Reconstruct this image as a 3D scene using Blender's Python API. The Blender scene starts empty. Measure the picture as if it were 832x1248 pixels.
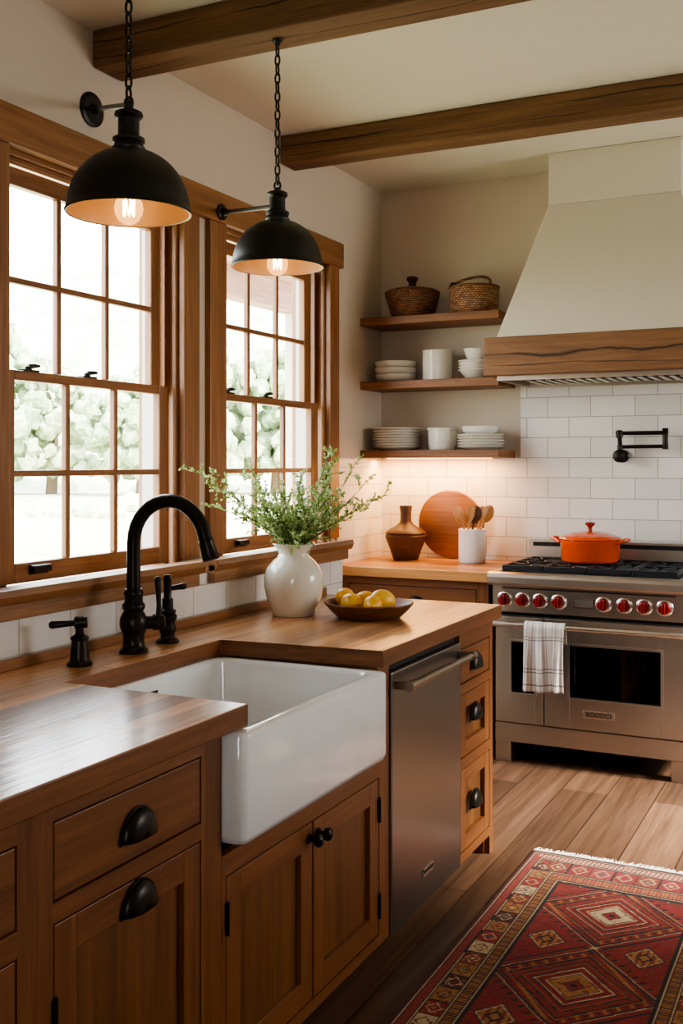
import bpy, bmesh, math, random
from mathutils import Vector, Matrix, Euler, noise
random.seed(7)
PI = math.pi
SC = bpy.context.scene
COL = SC.collection

# ------------------------------------------------------------------ colours and node helpers
def lin(h):
    h = h.lstrip('#')
    r = []
    for i in (0, 2, 4):
        c = int(h[i:i+2], 16) / 255
        r.append(c / 12.92 if c <= .04045 else ((c + .055) / 1.055) ** 2.4)
    return (*r, 1.0)

class NT:
    def __init__(s, name):
        s.m = bpy.data.materials.new(name); s.m.use_nodes = True
        s.t = s.m.node_tree; s.b = s.t.nodes['Principled BSDF']; s.out = s.t.nodes['Material Output']
    def n(s, kind, **kw):
        nd = s.t.nodes.new(kind)
        for k, v in kw.items():
            if k.startswith('i_'):
                nd.inputs[k[2:].replace('_', ' ')].default_value = v
            else:
                setattr(nd, k, v)
        return nd
    def l(s, a, b): s.t.links.new(a, b)
    def math(s, op, a, b=None, c=None):
        nd = s.n('ShaderNodeMath', operation=op)
        for i, v in enumerate((a, b, c)):
            if v is None: continue
            if isinstance(v, (int, float)): nd.inputs[i].default_value = v
            else: s.l(v, nd.inputs[i])
        return nd.outputs[0]
    def mix(s, fac, a, b, blend='MIX'):
        nd = s.n('ShaderNodeMix', data_type='RGBA', blend_type=blend)
        for sock, v in ((nd.inputs[0], fac), (nd.inputs[6], a), (nd.inputs[7], b)):
            if isinstance(v, (int, float, tuple)): sock.default_value = v
            else: s.l(v, sock)
        return nd.outputs[2]
    def ramp(s, fac, stops):
        nd = s.n('ShaderNodeValToRGB'); e = nd.color_ramp.elements
        while len(e) < len(stops): e.new(.5)
        for el, (p, c) in zip(e, stops): el.position = p; el.color = c
        s.l(fac, nd.inputs[0]); return nd.outputs[0]
    def coords(s, scale=(1, 1, 1), rot=(0, 0, 0), rnd=True):
        tc = s.n('ShaderNodeTexCoord'); v = tc.outputs['Object']
        if rnd:
            oi = s.n('ShaderNodeObjectInfo'); ad = s.n('ShaderNodeVectorMath', operation='ADD')
            mu = s.n('ShaderNodeVectorMath', operation='SCALE'); mu.inputs[0].default_value = (3.7, 5.3, 7.1)
            s.l(oi.outputs['Random'], mu.inputs['Scale']); s.l(v, ad.inputs[0]); s.l(mu.outputs[0], ad.inputs[1]); v = ad.outputs[0]
        mp = s.n('ShaderNodeMapping'); mp.inputs['Scale'].default_value = scale; mp.inputs['Rotation'].default_value = rot
        s.l(v, mp.inputs['Vector']); return mp.outputs[0]
    def noise(s, vec, scale, detail=4, rough=.55, dist=0.):
        nd = s.n('ShaderNodeTexNoise'); nd.inputs['Scale'].default_value = scale; nd.inputs['Detail'].default_value = detail
        nd.inputs['Roughness'].default_value = rough; nd.inputs['Distortion'].default_value = dist
        s.l(vec, nd.inputs['Vector']); return nd.outputs['Fac']
    def bump(s, h, strength=.2, dist=.01):
        nd = s.n('ShaderNodeBump'); nd.inputs['Strength'].default_value = strength; nd.inputs['Distance'].default_value = dist
        s.l(h, nd.inputs['Height']); s.l(nd.outputs[0], s.b.inputs['Normal']); return nd
    def set(s, **kw):
        for k, v in kw.items():
            s.b.inputs[k.replace('_', ' ')].default_value = v

def plain(name, col, rough=.5, metal=0., **kw):
    t = NT(name); c = lin(col) if isinstance(col, str) else col
    v = t.coords(); f = t.noise(v, 9, 3)
    base = t.mix(f, tuple(x * .93 for x in c[:3]) + (1,), tuple(min(1, x * 1.05) for x in c[:3]) + (1,))
    t.l(base, t.b.inputs['Base Color']); t.set(Roughness=rough, Metallic=metal)
    for k, val in kw.items(): t.b.inputs[k.replace('_', ' ')].default_value = val
    return t.m

def wood(name, dark, light, axis='Y', rough=.42, scale=1., bump=.12, cracks=None, boards=None, contrast=1., coat=0.):
    """grain along AXIS; cracks = list of (level, amplitude, width) along the grain; boards = width of glued staves"""
    t = NT(name)
    lo, hi = 1.0 * scale, 24 * scale
    s = {'X': (lo, hi, hi), 'Y': (hi, lo, hi), 'Z': (hi, hi, lo)}[axis]
    v = t.coords(s)
    a = t.noise(v, 1.0, 5, .6, .9)
    v2 = t.coords(tuple(x * 4.5 for x in s))
    b = t.noise(v2, 1.0, 3, .7, .2)
    f = t.math('ADD', t.math('MULTIPLY', a, .58), t.math('MULTIPLY', b, .42))
    w = .16 / contrast
    col = t.ramp(f, [(.5 - w, lin(dark)), (.5 + w, lin(light))])
    hgt = f
    if boards:
        bw, bl = boards[:2]
        rot = {'Y': (0, 0, PI / 2), 'X': (0, 0, 0)}[axis]
        br = t.n('ShaderNodeTexBrick', offset=.37, squash=1.0)
        br.inputs['Color1'].default_value = (.55, .52, .49, 1); br.inputs['Color2'].default_value = (1.3, 1.28, 1.24, 1)
        if len(boards) > 3: br.inputs['Color1'].default_value = (.40, .37, .34, 1); br.inputs['Color2'].default_value = (1.5, 1.48, 1.42, 1)
        br.inputs['Mortar'].default_value = (.22, .18, .14, 1); br.inputs['Mortar Size'].default_value = boards[2] if len(boards) > 2 else .0008
        br.inputs['Mortar Smooth'].default_value = .1
        br.inputs['Scale'].default_value = 1; br.inputs['Brick Width'].default_value = bl; br.inputs['Row Height'].default_value = bw
        t.l(t.coords((1, 1, 1), rot, rnd=False), br.inputs['Vector'])
        col = t.mix(1.0, col, br.outputs['Color'], 'MULTIPLY')
    if cracks:
        tc = t.n('ShaderNodeTexCoord'); sx = t.n('ShaderNodeSeparateXYZ'); t.l(tc.outputs['Object'], sx.inputs[0])
        mp = t.n('ShaderNodeMapping'); mp.inputs['Scale'].default_value = {'X': (1, 0, 0), 'Y': (0, 1, 0)}[axis]
        t.l(tc.outputs['Object'], mp.inputs[0])
        tot = None
        for lev, amp, wid, ph, ax in cracks:
            ad = t.n('ShaderNodeVectorMath', operation='ADD'); ad.inputs[1].default_value = (ph, ph, ph); t.l(mp.outputs[0], ad.inputs[0])
            nz = t.noise(ad.outputs[0], 1.7, 5, .5)
            nw = t.noise(ad.outputs[0], 2.6, 2, .5)
            d = t.math('ABSOLUTE', t.math('SUBTRACT', t.math('SUBTRACT', sx.outputs[ax], lev), t.math('MULTIPLY', t.math('SUBTRACT', nz, .5), amp)))
            ww = t.math('MULTIPLY', t.math('MAXIMUM', t.math('SUBTRACT', nw, .36), 0.), wid * 6)
            k = t.math('SUBTRACT', 1.0, t.math('SMOOTH_MIN', t.math('DIVIDE', d, t.math('MAXIMUM', ww, .0002)), 1.0, .3))
            k = t.math('MAXIMUM', k, 0.)
            tot = k if tot is None else t.math('MAXIMUM', tot, k)
        col = t.mix(tot, col, lin('#140b06'))
        hgt = t.math('SUBTRACT', f, t.math('MULTIPLY', tot, 2.0))
    t.l(col, t.b.inputs['Base Color'])
    t.l(t.math('ADD', t.math('MULTIPLY', f, .16), rough - .08), t.b.inputs['Roughness'])
    bn = t.bump(hgt, bump, .004)
    if coat: t.set(Coat_Weight=coat, Coat_Roughness=.16); t.l(bn.outputs[0], t.b.inputs['Coat Normal'])
    return t.m

def plaster(name, col, strength=.05):
    t = NT(name); c = lin(col); v = t.coords(rnd=False)
    f = t.noise(v, 2.2, 5); g = t.noise(v, 60, 4)
    t.l(t.mix(f, tuple(x * .95 for x in c[:3]) + (1,), c), t.b.inputs['Base Color']); t.set(Roughness=.85)
    t.bump(g, strength, .004); return t.m

def tiles(name, plane, w=.23, h=.108, grout='#9b958c', ox=0., oz=0.):
    """glazed running-bond wall tiles in the XZ or YZ plane"""
    t = NT(name); tc = t.n('ShaderNodeTexCoord'); sp = t.n('ShaderNodeSeparateXYZ'); cb = t.n('ShaderNodeCombineXYZ')
    t.l(tc.outputs['Object'], sp.inputs[0])
    t.l(t.math('ADD', sp.outputs['X' if plane == 'XZ' else 'Y'], ox), cb.inputs[0]); t.l(t.math('ADD', sp.outputs['Z'], oz), cb.inputs[1])
    br = t.n('ShaderNodeTexBrick', offset=.5)
    for k, v in (('Scale', 1), ('Brick Width', w), ('Row Height', h), ('Mortar Size', .0022), ('Mortar Smooth', .3), ('Bias', 0)):
        br.inputs[k].default_value = v
    br.inputs['Color1'].default_value = lin('#dcd8d1'); br.inputs['Color2'].default_value = lin('#e9e6df'); br.inputs['Mortar'].default_value = lin(grout)
    t.l(cb.outputs[0], br.inputs['Vector']); t.l(br.outputs['Color'], t.b.inputs['Base Color'])
    rr = t.math('ADD', t.math('MULTIPLY', br.outputs['Fac'], .5), .16); t.l(rr, t.b.inputs['Roughness'])
    wv = t.noise(cb.outputs[0], 7, 2)
    t.bump(t.math('ADD', t.math('MULTIPLY', br.outputs['Fac'], -1.), t.math('MULTIPLY', wv, .35)), .35, .003)
    return t.m

def steel(name, col='#bdb1a4', rough=.33, axis='X', aniso=.5):
    t = NT(name); sc = {'X': (2, 90, 90), 'Y': (90, 2, 90), 'Z': (90, 90, 2)}[axis]
    v = t.coords(sc); f = t.noise(v, 1.6, 4, .6)
    c = lin(col); t.l(t.mix(f, tuple(x * .95 for x in c[:3]) + (1,), c), t.b.inputs['Base Color'])
    t.set(Metallic=.96); t.l(t.math('ADD', t.math('MULTIPLY', f, .06), rough - .03), t.b.inputs['Roughness'])
    return t.m

def glow(name, col, strength):
    t = NT(name); v = t.coords(); f = t.noise(v, 20, 1)
    t.set(Base_Color=lin(col), Emission_Color=lin(col)); t.l(t.math('ADD', t.math('MULTIPLY', f, .2 * strength), .9 * strength), t.b.inputs['Emission Strength'])
    return t.m

M = {}
M['plaster'] = plaster('wall_plaster', '#cfc0ac')
M['ceiling'] = plaster('ceiling_plaster', '#dcd6c6', .03)
M['hood'] = plaster('hood_plaster', '#d2c8b6', .03)
CD, CL = '#593217', '#905a30'
M['cab_v'] = wood('cabinet_oak_upright', CD, CL, 'Z', contrast=.75)
M['cab_y'] = wood('cabinet_oak_along_run', CD, CL, 'Y', contrast=.75)
M['cab_x'] = wood('cabinet_oak_along_back', CD, CL, 'X', contrast=.75)
M['cab_p'] = wood('cabinet_oak_panel', '#4c2a14', '#855529', 'Z', scale=.7, contrast=.8)
M['trim_v'] = wood('window_wood_upright', '#704728', '#a07044', 'Z', rough=.38)
M['trim_y'] = wood('window_wood_level', '#704728', '#a07044', 'Y', rough=.38)
M['counter'] = wood('butcher_block', '#86552f', '#dba878', 'Y', rough=.32, scale=.55, bump=.5, boards=(.062, 1.3, .0011, 1), contrast=1.0, coat=.5)
M['counter_x'] = wood('butcher_block_back', '#9a6536', '#c99259', 'X', rough=.34, scale=.9, bump=.1, boards=(.085, 1.9), contrast=.8)
M['counter_end'] = wood('butcher_block_end_grain', '#4a2a15', '#8a5833', 'X', rough=.45, scale=.8, contrast=1.2)
M['beam'] = wood('rough_beam', '#4b321a', '#8a6540', 'X', rough=.75, scale=.8, bump=.5, contrast=.75,
                 cracks=[(.022, .09, .005, 0, 'Z'), (.0, .07, .004, 9, 'Y'), (-.04, .05, .002, 4, 'Z')])
M['beam_b'] = wood('rough_beam_far', '#4e351c', '#8e6943', 'X', rough=.75, scale=.8, bump=.5, contrast=.75,
                   cracks=[(.018, .08, .0048, 21, 'Z'), (.01, .05, .002, 13, 'Y'), (-.03, .05, .002, 2, 'Z')])
M['mantel'] = wood('hood_wood_band', '#5a3b22', '#916641', 'X', rough=.6, scale=.8, bump=.35, contrast=.8,
                   cracks=[(.105, .14, .0075, 33, 'Z'), (.05, .05, .002, 17, 'Z')])
M['floor'] = wood('floor_planks', '#453022', '#735540', 'Y', rough=.42, scale=.6, bump=.12, boards=(.2, 3.4, .0022))
M['shelf'] = wood('shelf_wood', '#5f3a1d', '#94623a', 'X', rough=.5)
M['tile_back'] = tiles('glazed_tiles_back', 'XZ', ox=.02, oz=.03)
M['tile_left'] = tiles('glazed_tiles_left', 'YZ', h=.096, w=.2, oz=.01, grout='#aaa49b')
M['steel'] = steel('brushed_steel'); M['steel_z'] = steel('brushed_steel_upright', '#8f8781', .3, 'Z')
M['steel_dark'] = steel('dark_steel', '#7f7973', .36)
M['chrome'] = plain('polished_metal', '#e2dcd3', .27, 1.)
M['pewter'] = plain('aged_pewter', '#9a8f80', .3, 1.)
M['black'] = plain('blackened_bronze', '#2b2622', .34, .75)
M['lampblack'] = plain('matt_black_enamel', '#17150f', .42, .2)
M['iron'] = plain('cast_iron', '#191b20', .5, .3)
M['void'] = plain('recess_shade_black', '#060505', .8)  # near-black colour stands in for shade in toe kicks, gaps and recesses
M['darkglass'] = plain('oven_glass', '#040404', .06)
M['white'] = plain('white_fireclay', '#eeeff0', .12, 0., Coat_Weight=.4, Coat_Roughness=.05)
M['ceramic'] = plain('white_glazed_ceramic', '#e6e1d6', .2)
M['ivory'] = plain('ivory_glaze', '#e3ddce', .17, 0., Coat_Weight=.3)
M['lining'] = plain('copper_toned_lining', '#a98a6e', .45, .2)
def bulbglass():
    t = NT('amber_bulb_glass'); v = t.coords(); f = t.noise(v, 30, 1); t.t.nodes.remove(t.b)
    tr = t.n('ShaderNodeBsdfTransparent'); tr.inputs['Color'].default_value = (1, .8, .5, 1); em = t.n('ShaderNodeEmission'); em.inputs['Color'].default_value = (1, .50, .16, 1)
    t.l(t.math('ADD', t.math('MULTIPLY', f, .6), 2.2), em.inputs['Strength']); mx = t.n('ShaderNodeMixShader'); mx.inputs[0].default_value = .5
    t.l(tr.outputs[0], mx.inputs[1]); t.l(em.outputs[0], mx.inputs[2]); t.l(mx.outputs[0], t.out.inputs['Surface']); return t.m
M['bulb'] = bulbglass()
M['filament'] = glow('bulb_filament', '#ffe9bd', 60.)
M['red'] = plain('red_knob', '#7d0f12', .3, 0., Coat_Weight=.5)
M['orange'] = plain('orange_enamel', '#d24a0f', .17, 0., Coat_Weight=.6, Coat_Roughness=.08)
M['grout_white'] = plain('painted_white', '#dcd7cd', .6)
M['letter'] = plain('etched_letter', '#2b211a', .6, .3)
M['led'] = glow('warm_strip', '#ffac58', 5.)
M['knot_brown'] = plain('dark_knot_brown', '#20140c', .7)  # dark brown for the knot on the basket handle

def glassmat():
    t = NT('window_glass'); t.t.nodes.remove(t.b)
    tr = t.n('ShaderNodeBsdfTransparent'); gl = t.n('ShaderNodeBsdfGlossy'); gl.inputs['Roughness'].default_value = .02
    tc = t.n('ShaderNodeTexCoord'); nz = t.n('ShaderNodeTexNoise'); t.l(tc.outputs['Object'], nz.inputs['Vector']); nz.inputs['Scale'].default_value = 2
    tr.inputs['Color'].default_value = (.97, .985, .98, 1)
    lw = t.n('ShaderNodeLayerWeight'); lw.inputs['Blend'].default_value = .5
    fr = t.math('ADD', t.math('MULTIPLY', t.math('POWER', lw.outputs['Facing'], 4.0), .6), .05)
    bp = t.n('ShaderNodeBump'); bp.inputs['Strength'].default_value = .02; t.l(nz.outputs['Fac'], bp.inputs['Height']); t.l(bp.outputs[0], gl.inputs['Normal'])
    mx = t.n('ShaderNodeMixShader'); t.l(fr, mx.inputs[0]); t.l(tr.outputs[0], mx.inputs[1]); t.l(gl.outputs[0], mx.inputs[2])
    t.l(mx.outputs[0], t.out.inputs['Surface']); return t.m
M['glass'] = glassmat()

def wicker(name, dark, light):
    t = NT(name); tc = t.n('ShaderNodeTexCoord'); sp = t.n('ShaderNodeSeparateXYZ'); t.l(tc.outputs['Object'], sp.inputs[0])
    ang = t.math('ARCTAN2', sp.outputs['Y'], sp.outputs['X']); cb = t.n('ShaderNodeCombineXYZ')
    t.l(t.math('MULTIPLY', ang, .15), cb.inputs[0]); t.l(sp.outputs['Z'], cb.inputs[1])
    br = t.n('ShaderNodeTexBrick', offset=.5)
    for k, v in (('Scale', 1), ('Brick Width', .022), ('Row Height', .0115), ('Mortar Size', .0022), ('Mortar Smooth', .8)): br.inputs[k].default_value = v
    br.inputs['Color1'].default_value = lin(dark); br.inputs['Color2'].default_value = lin(light); br.inputs['Mortar'].default_value = lin('#2a180b')
    t.l(cb.outputs[0], br.inputs['Vector']); t.l(br.outputs['Color'], t.b.inputs['Base Color']); t.set(Roughness=.6)
    t.bump(t.math('MULTIPLY', br.outputs['Fac'], -1.), .9, .006); return t.m
M['wicker_d'] = wicker('dark_wicker', '#744a2e', '#a2714c'); M['wicker_l'] = wicker('light_wicker', '#8f6243', '#c39570')

# ------------------------------------------------------------------ mesh helper
def wl(o):
    p = Vector((0, 0, 0))
    while o is not None: p += o.location; o = o.parent
    return p

class MB:
    def __init__(s, T=None):
        s.v, s.f, s.mi, s.sm = [], [], [], []; s.T = T or (lambda p: p)
    def add(s, vs, fs, mi=0, smooth=False):
        b = len(s.v); s.v += [Vector(s.T(tuple(p))) for p in vs]
        for f in fs: s.f.append([b + i for i in f]); s.mi.append(mi); s.sm.append(smooth)
        return s
    def box(s, a, b, mi=0):
        x0, y0, z0 = a; x1, y1, z1 = b
        return s.add([(x0,y0,z0),(x1,y0,z0),(x1,y1,z0),(x0,y1,z0),(x0,y0,z1),(x1,y0,z1),(x1,y1,z1),(x0,y1,z1)],
                     [(3,2,1,0),(4,5,6,7),(0,1,5,4),(1,2,6,5),(2,3,7,6),(3,0,4,7)], mi)
    def prism(s, poly, d0, d1, axis='Y', mi=0):
        def P(u, w, d): return {'Y': (u, d, w), 'X': (d, u, w), 'Z': (u, w, d)}[axis]
        n = len(poly)
        return s.add([P(u, w, d0) for u, w in poly] + [P(u, w, d1) for u, w in poly],
                     [tuple(range(n))[::-1], tuple(range(n, 2 * n))] + [(i, (i + 1) % n, n + (i + 1) % n, n + i) for i in range(n)], mi)
    def lathe(s, prof, c=(0, 0, 0), n=40, mat=None, mi=0, close=False, sy=1.):
        vs, fs = [], []; m = mat or Matrix.Identity(3); c = Vector(c); k = len(prof)
        for r, z in prof:
            for i in range(n):
                a = 2 * PI * i / n; vs.append(c + m @ Vector((max(r, 1e-5) * math.cos(a), sy * max(r, 1e-5) * math.sin(a), z)))
        for j in range(k if close else k - 1):
            j2 = (j + 1) % k
            for i in range(n):
                i2 = (i + 1) % n; fs.append((j*n+i, j*n+i2, j2*n+i2, j2*n+i))
        return s.add(vs, fs, mi, True)
    def tube(s, pts, r, n=12, mi=0, closed=False, caps=True):
        pts = [Vector(p) for p in pts]; k = len(pts); rs = r if isinstance(r, (list, tuple)) else [r] * k
        vs, fs = [], []; up = None
        for i, p in enumerate(pts):
            if closed: t = (pts[(i + 1) % k] - pts[i - 1]).normalized()
            else: t = (pts[min(i + 1, k - 1)] - pts[max(i - 1, 0)]).normalized()
            if up is None:
                up = t.orthogonal().normalized()
            up = (up - t * up.dot(t)).normalized(); w = t.cross(up)
            for q in range(n):
                a = 2 * PI * q / n; vs.append(p + (up * math.cos(a) + w * math.sin(a)) * rs[i])
        for i in range(k if closed else k - 1):
            i2 = (i + 1) % k
            for q in range(n): fs.append((i*n+q, i*n+(q+1)%n, i2*n+(q+1)%n, i2*n+q))
        s.add(vs, fs, mi, True)
        if caps and not closed:
            s.add([vs[q] for q in range(n)], [tuple(range(n))[::-1]], mi)
            s.add([vs[(k-1)*n+q] for q in range(n)], [tuple(range(n))], mi)
        return s
    def cyl(s, a, b, r, n=24, mi=0): return s.tube([a, b], r, n, mi)
    def ball(s, c, r, n=20, mi=0, mat=None):
        if isinstance(r, (int, float)): r = (r, r, r)
        m = mat or Matrix.Identity(3); c = Vector(c); h = n // 2; vs, fs = [], []
        for j in range(h + 1):
            a = PI * j / h
            for i in range(n):
                b = 2 * PI * i / n; vs.append(c + m @ Vector((r[0]*math.sin(a)*math.cos(b), r[1]*math.sin(a)*math.sin(b), -r[2]*math.cos(a))))
        for j in range(h):
            for i in range(n): fs.append((j*n+i, j*n+(i+1)%n, (j+1)*n+(i+1)%n, (j+1)*n+i))
        return s.add(vs, fs, mi, True)
    def build(s, name, mats, parent=None, loc=None, bevel=0., seg=2, sharp=42, weld=True):
        if not isinstance(mats, (list, tuple)): mats = [mats]
        org = wl(parent) if parent is not None else Vector(loc if loc is not None else (0, 0, 0))
        me = bpy.data.meshes.new(name); me.from_pydata([v - org for v in s.v], [], s.f)
        for m in mats: me.materials.append(m)
        for p, i, q in zip(me.polygons, s.mi, s.sm): p.material_index = i; p.use_smooth = q
        bm = bmesh.new(); bm.from_mesh(me)
        if weld: bmesh.ops.remove_doubles(bm, verts=bm.verts, dist=1e-6)
        bmesh.ops.dissolve_degenerate(bm, edges=bm.edges, dist=1e-7)
        bmesh.ops.recalc_face_normals(bm, faces=bm.faces); bm.to_mesh(me); bm.free()
        if any(s.sm): me.set_sharp_from_angle(angle=math.radians(sharp))
        o = bpy.data.objects.new(name, me); COL.objects.link(o)
        if parent is not None: o.parent = parent
        else: o.location = org
        if bevel:
            b = o.modifiers.new('edge', 'BEVEL'); b.width = bevel; b.segments = seg; b.limit_method = 'ANGLE'; b.angle_limit = math.radians(40)
        return o

def tag(o, label, cat, group=None, kind=None):
    o['label'] = label; o['category'] = cat
    if group: o['group'] = group
    if kind: o['kind'] = kind
    return o
def thing(name, label, cat, loc, group=None, kind=None):
    o = bpy.data.objects.new(name, None); COL.objects.link(o); o.location = loc; o.empty_display_size = .05
    return tag(o, label, cat, group, kind)
def struct(o): o['kind'] = 'structure'; return o
def emp(name, loc=(0, 0, 0)):
    o = bpy.data.objects.new(name, None); COL.objects.link(o); o.location = loc; o['kind'] = 'structure'; return o
def copy_tree(o, parent=None):
    c = o.copy(); COL.objects.link(c); c.parent = parent
    for ch in list(o.children): copy_tree(ch, c)
    return c

# ------------------------------------------------------------------ room shell
WX, BY, CZ = -2.5, 5.6, 3.02         # left wall, back wall, ceiling
RX, FY = 2.7, -2.8                   # right wall, wall behind the camera
b = MB().box((WX - .2, FY, -.1), (RX, BY + .2, 0)); fl = struct(b.build('floor', M['floor']))
struct(MB().box((WX - .2, FY, CZ), (RX, BY + .2, CZ + .12)).build('ceiling', M['ceiling']))
struct(MB().box((WX - .2, BY, 0), (RX, BY + .2, CZ)).build('wall_back', M['plaster']))
# unseen right and front walls, with openings added and sized for fill light
b = MB(); b.box((RX, FY, 0), (RX + .2, 3.7, CZ)); b.box((RX, 5.2, 0), (RX + .2, BY + .2, CZ)); b.box((RX, 3.7, 0), (RX + .2, 5.2, 1.35)); b.box((RX, 3.7, 2.4), (RX + .2, 5.2, CZ))
struct(b.build('wall_right', M['plaster'], weld=False))
b = MB(); b.box((WX - .2, FY - .2, 0), (.3, FY, CZ)); b.box((1.2, FY - .2, 0), (RX + .2, FY, CZ)); b.box((.3, FY - .2, 2.3), (1.2, FY, CZ)); b.box((.3, FY - .2, 0), (1.2, FY, 1.2))
struct(b.build('wall_front', M['plaster'], weld=False))
WIN = [(2.595, 3.575), (3.897, 4.893)]
ZB, ZT = 1.04, 2.485
b = MB(); xs = (WX - .2, WX)
ys = [FY] + [v for w in WIN for v in (w[0] - .02, w[1] + .02)] + [BY]
for i in range(0, len(ys), 2): b.box((xs[0], ys[i], 0), (xs[1], ys[i + 1], CZ))
for w in WIN:
    b.box((xs[0], w[0] - .02, 0), (xs[1], w[1] + .02, ZB - .02)); b.box((xs[0], w[0] - .02, ZT + .02), (xs[1], w[1] + .02, CZ))
struct(b.build('wall_left', M['plaster'], weld=False))

# tiled surfaces
struct(MB().box((WX + .012, BY - .012, .9), (-1.665, BY, 1.48)).box((-1.665, BY - .012, .9), (1.2, BY, 2.2)).build('trim_1', M['tile_back'], weld=False))
struct(MB().box((WX, 4.013, .0), (WX + .012, BY, 1.018)).box((WX, 4.999, 1.018), (WX + .012, BY, 1.48)).build('trim_2', M['tile_left'], weld=False))
# low tiled ledge that carries the deep window sills
struct(MB().prism([(WX, 0), (-1.97, 0), (-1.97, 1.085), (WX, 1.02)], -1.0, 4.012, 'Y').build('trim_3', M['tile_left']))
# deep sloping sills with aprons
def sill(name, y0, y1, ys0, ys1):
    b = MB(); b.prism([(WX + .005, 1.03), (-1.935, 1.09), (-1.925, 1.112), (-1.93, 1.13), (WX + .005, 1.05)], ys0, ys1, 'Y', 0)
    b.box((-1.968, y0, 1.05), (-1.94, y1, 1.112), 0)
    return struct(b.build(name, M['trim_y'], bevel=.003, weld=False))
sill('trim_4', .2, 2.895, .2, 2.915)
sill('trim_5', 2.985, 4.01, 2.985, 4.035)
# head casing over both windows
struct(MB().box((WX, 2.2, 2.485), (-2.465, 5.04, 2.615)).build('trim_6', M['trim_y'], bevel=.004))

def window(idx, y0, y1, s0, s1, g0, g1, cas):
    w = emp('window_%d' % idx, (WX, (y0 + y1) / 2, ZB))
    j = MB(); xo = WX - .2
    for ya, yb in ((y0 - .02, y0), (y1, y1 + .02)): j.box((xo, ya, ZB - .02), (WX - .001, yb, ZT + .02), 0)
    j.box((xo, y0, ZT), (WX - .001, y1, ZT + .02), 1); j.box((xo, y0, ZB - .02), (WX - .03, y1, ZB), 1)
    for ya, yb in ((y0, y0 + .018), (y1 - .018, y1)):                 # inner stops and parting beads
        j.box((WX - .018, ya, ZB), (WX - .003, yb, ZT), 0)
        j.box((WX - .06, ya, ZB), (WX - .0555, yb + (0 if ya > y0 else 0), ZT), 0)
    j.box((WX - .018, y0, ZT - .018), (WX - .003, y1, ZT), 1)
    j.box((WX - .05, y0, ZT - .034), (WX - .022, y1, ZT), 1)
    j.build('window_frame', [M['trim_v'], M['trim_y']], w, bevel=.002, weld=False)
    tk = MB()
    for ya, yb in ((y0, y0 + .012), (y1 - .03, y1)):
        tk.box((WX - .16, ya, ZB), (WX - .1, yb, ZT), 0)
    tk.build('storm_track', M['track'], w)
    for c0, c1 in cas:
        MB().box((WX, c0, 1.058), (-2.472, c1, 2.485)).build('casing', M['trim_v'], w, bevel=.003)
    mw = .011
    def sash(name, xf, za, zb, ga, gb, mz):
        b = MB(); xa, xb = xf - .034, xf
        b.box((xa, s0, za), (xb, g0, zb), 0); b.box((xa, g1, za), (xb, s1, zb), 0)
        b.box((xa, g0, za), (xb, g1, ga), 1); b.box((xa, g0, gb), (xb, g1, zb), 1)
        st = (g1 - g0) / 3
        for k in (1, 2): b.box((xa + .006, g0 + st * k - mw, ga), (xb - .004, g0 + st * k + mw, gb), 0)
        b.box((xa + .007, g0, mz - mw), (xb - .003, g1, mz + mw), 1)
        o = b.build(name, [M['trim_v'], M['trim_y']], w, bevel=.004, weld=False)
        MB().add([(xa + .013, g0 - .005, ga - .005), (xa + .013, g1 + .005, ga - .005), (xa + .013, g1 + .005, gb + .005), (xa + .013, g0 - .005, gb + .005)], [(0, 1, 2, 3)]).build('pane', M['glass'], o)
        return o
    lo = sash('lower_sash', WX - .02, 1.05, 1.762, 1.117, 1.728, 1.417)
    up = sash('upper_sash', WX - .0605, 1.732, 2.45, 1.767, 2.388, 2.07)
    for fy in ((.16, .47) if idx == 1 else (.11, .45)):
        yy = y0 + fy * (y1 - y0); l = MB()
        l.box((WX - .055, yy - .035, 1.762), (WX - .022, yy + .035, 1.768)); l.cyl((WX - .04, yy, 1.766), (WX - .04, yy, 1.78), .012, 14)
        l.tube([(WX - .04, yy, 1.78), (WX - .03, yy + .02, 1.783), (WX - .028, yy + .042, 1.784)], [.009, .008, .005], 10)
        l.build('sash_lock', M['black'], lo)
    yy = y0 + .185 * (y1 - y0)
    l = MB().box((WX - .02, yy - .045, 1.075), (WX - .012, yy + .045, 1.108)).box((WX - .012, yy - .042, 1.098), (WX + .006, yy + .042, 1.106))
    l.box((WX + .001, yy - .042, 1.083), (WX + .006, yy + .042, 1.1)); l.build('sash_lift', M['black'], lo, bevel=.002, weld=False)
    return w
M['track'] = plain('grey_storm_track', '#a9a6a4', .4, .3)
window(1, *WIN[0], 2.61, 3.53, 2.668, 3.472, ((2.47, 2.595), (3.575, 3.688)))
window(2, *WIN[1], 3.91, 4.845, 3.965, 4.772, ((3.768, 3.897), (4.893, 4.998)))

# ceiling beams
def beam(y0, y1, mat, label):
    c = ((WX + RX) / 2, (y0 + y1) / 2, 2.952)
    b = MB(); n = 60; vs = []; fs = []
    for i in range(n + 1):
        x = WX + .001 + (RX - .002 - WX) * i / n
        for q, (yy, zz) in enumerate(((y0, 2.885), (y1, 2.885), (y1, CZ - .001), (y0, CZ - .001))):
            k = .006 if 0 < i < n else 0
            dz = k * noise.noise(Vector((x * 1.3, yy * 9, q))) if q < 2 else 0
            dy = k * noise.noise(Vector((x * 1.1, q * 7, 5)))
            vs.append((x, yy + dy, zz + dz))
    for i in range(n):
        for q in range(4): fs.append((i*4+q, i*4+(q+1)%4, i*4+4+(q+1)%4, i*4+4+q))
    fs += [(3, 2, 1, 0), (n*4, n*4+1, n*4+2, n*4+3)]
    b.add(vs, fs); o = b.build('ceiling_beam', mat, loc=c, bevel=.008, seg=2)
    return tag(o, label, 'beam', kind='thing')
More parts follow.
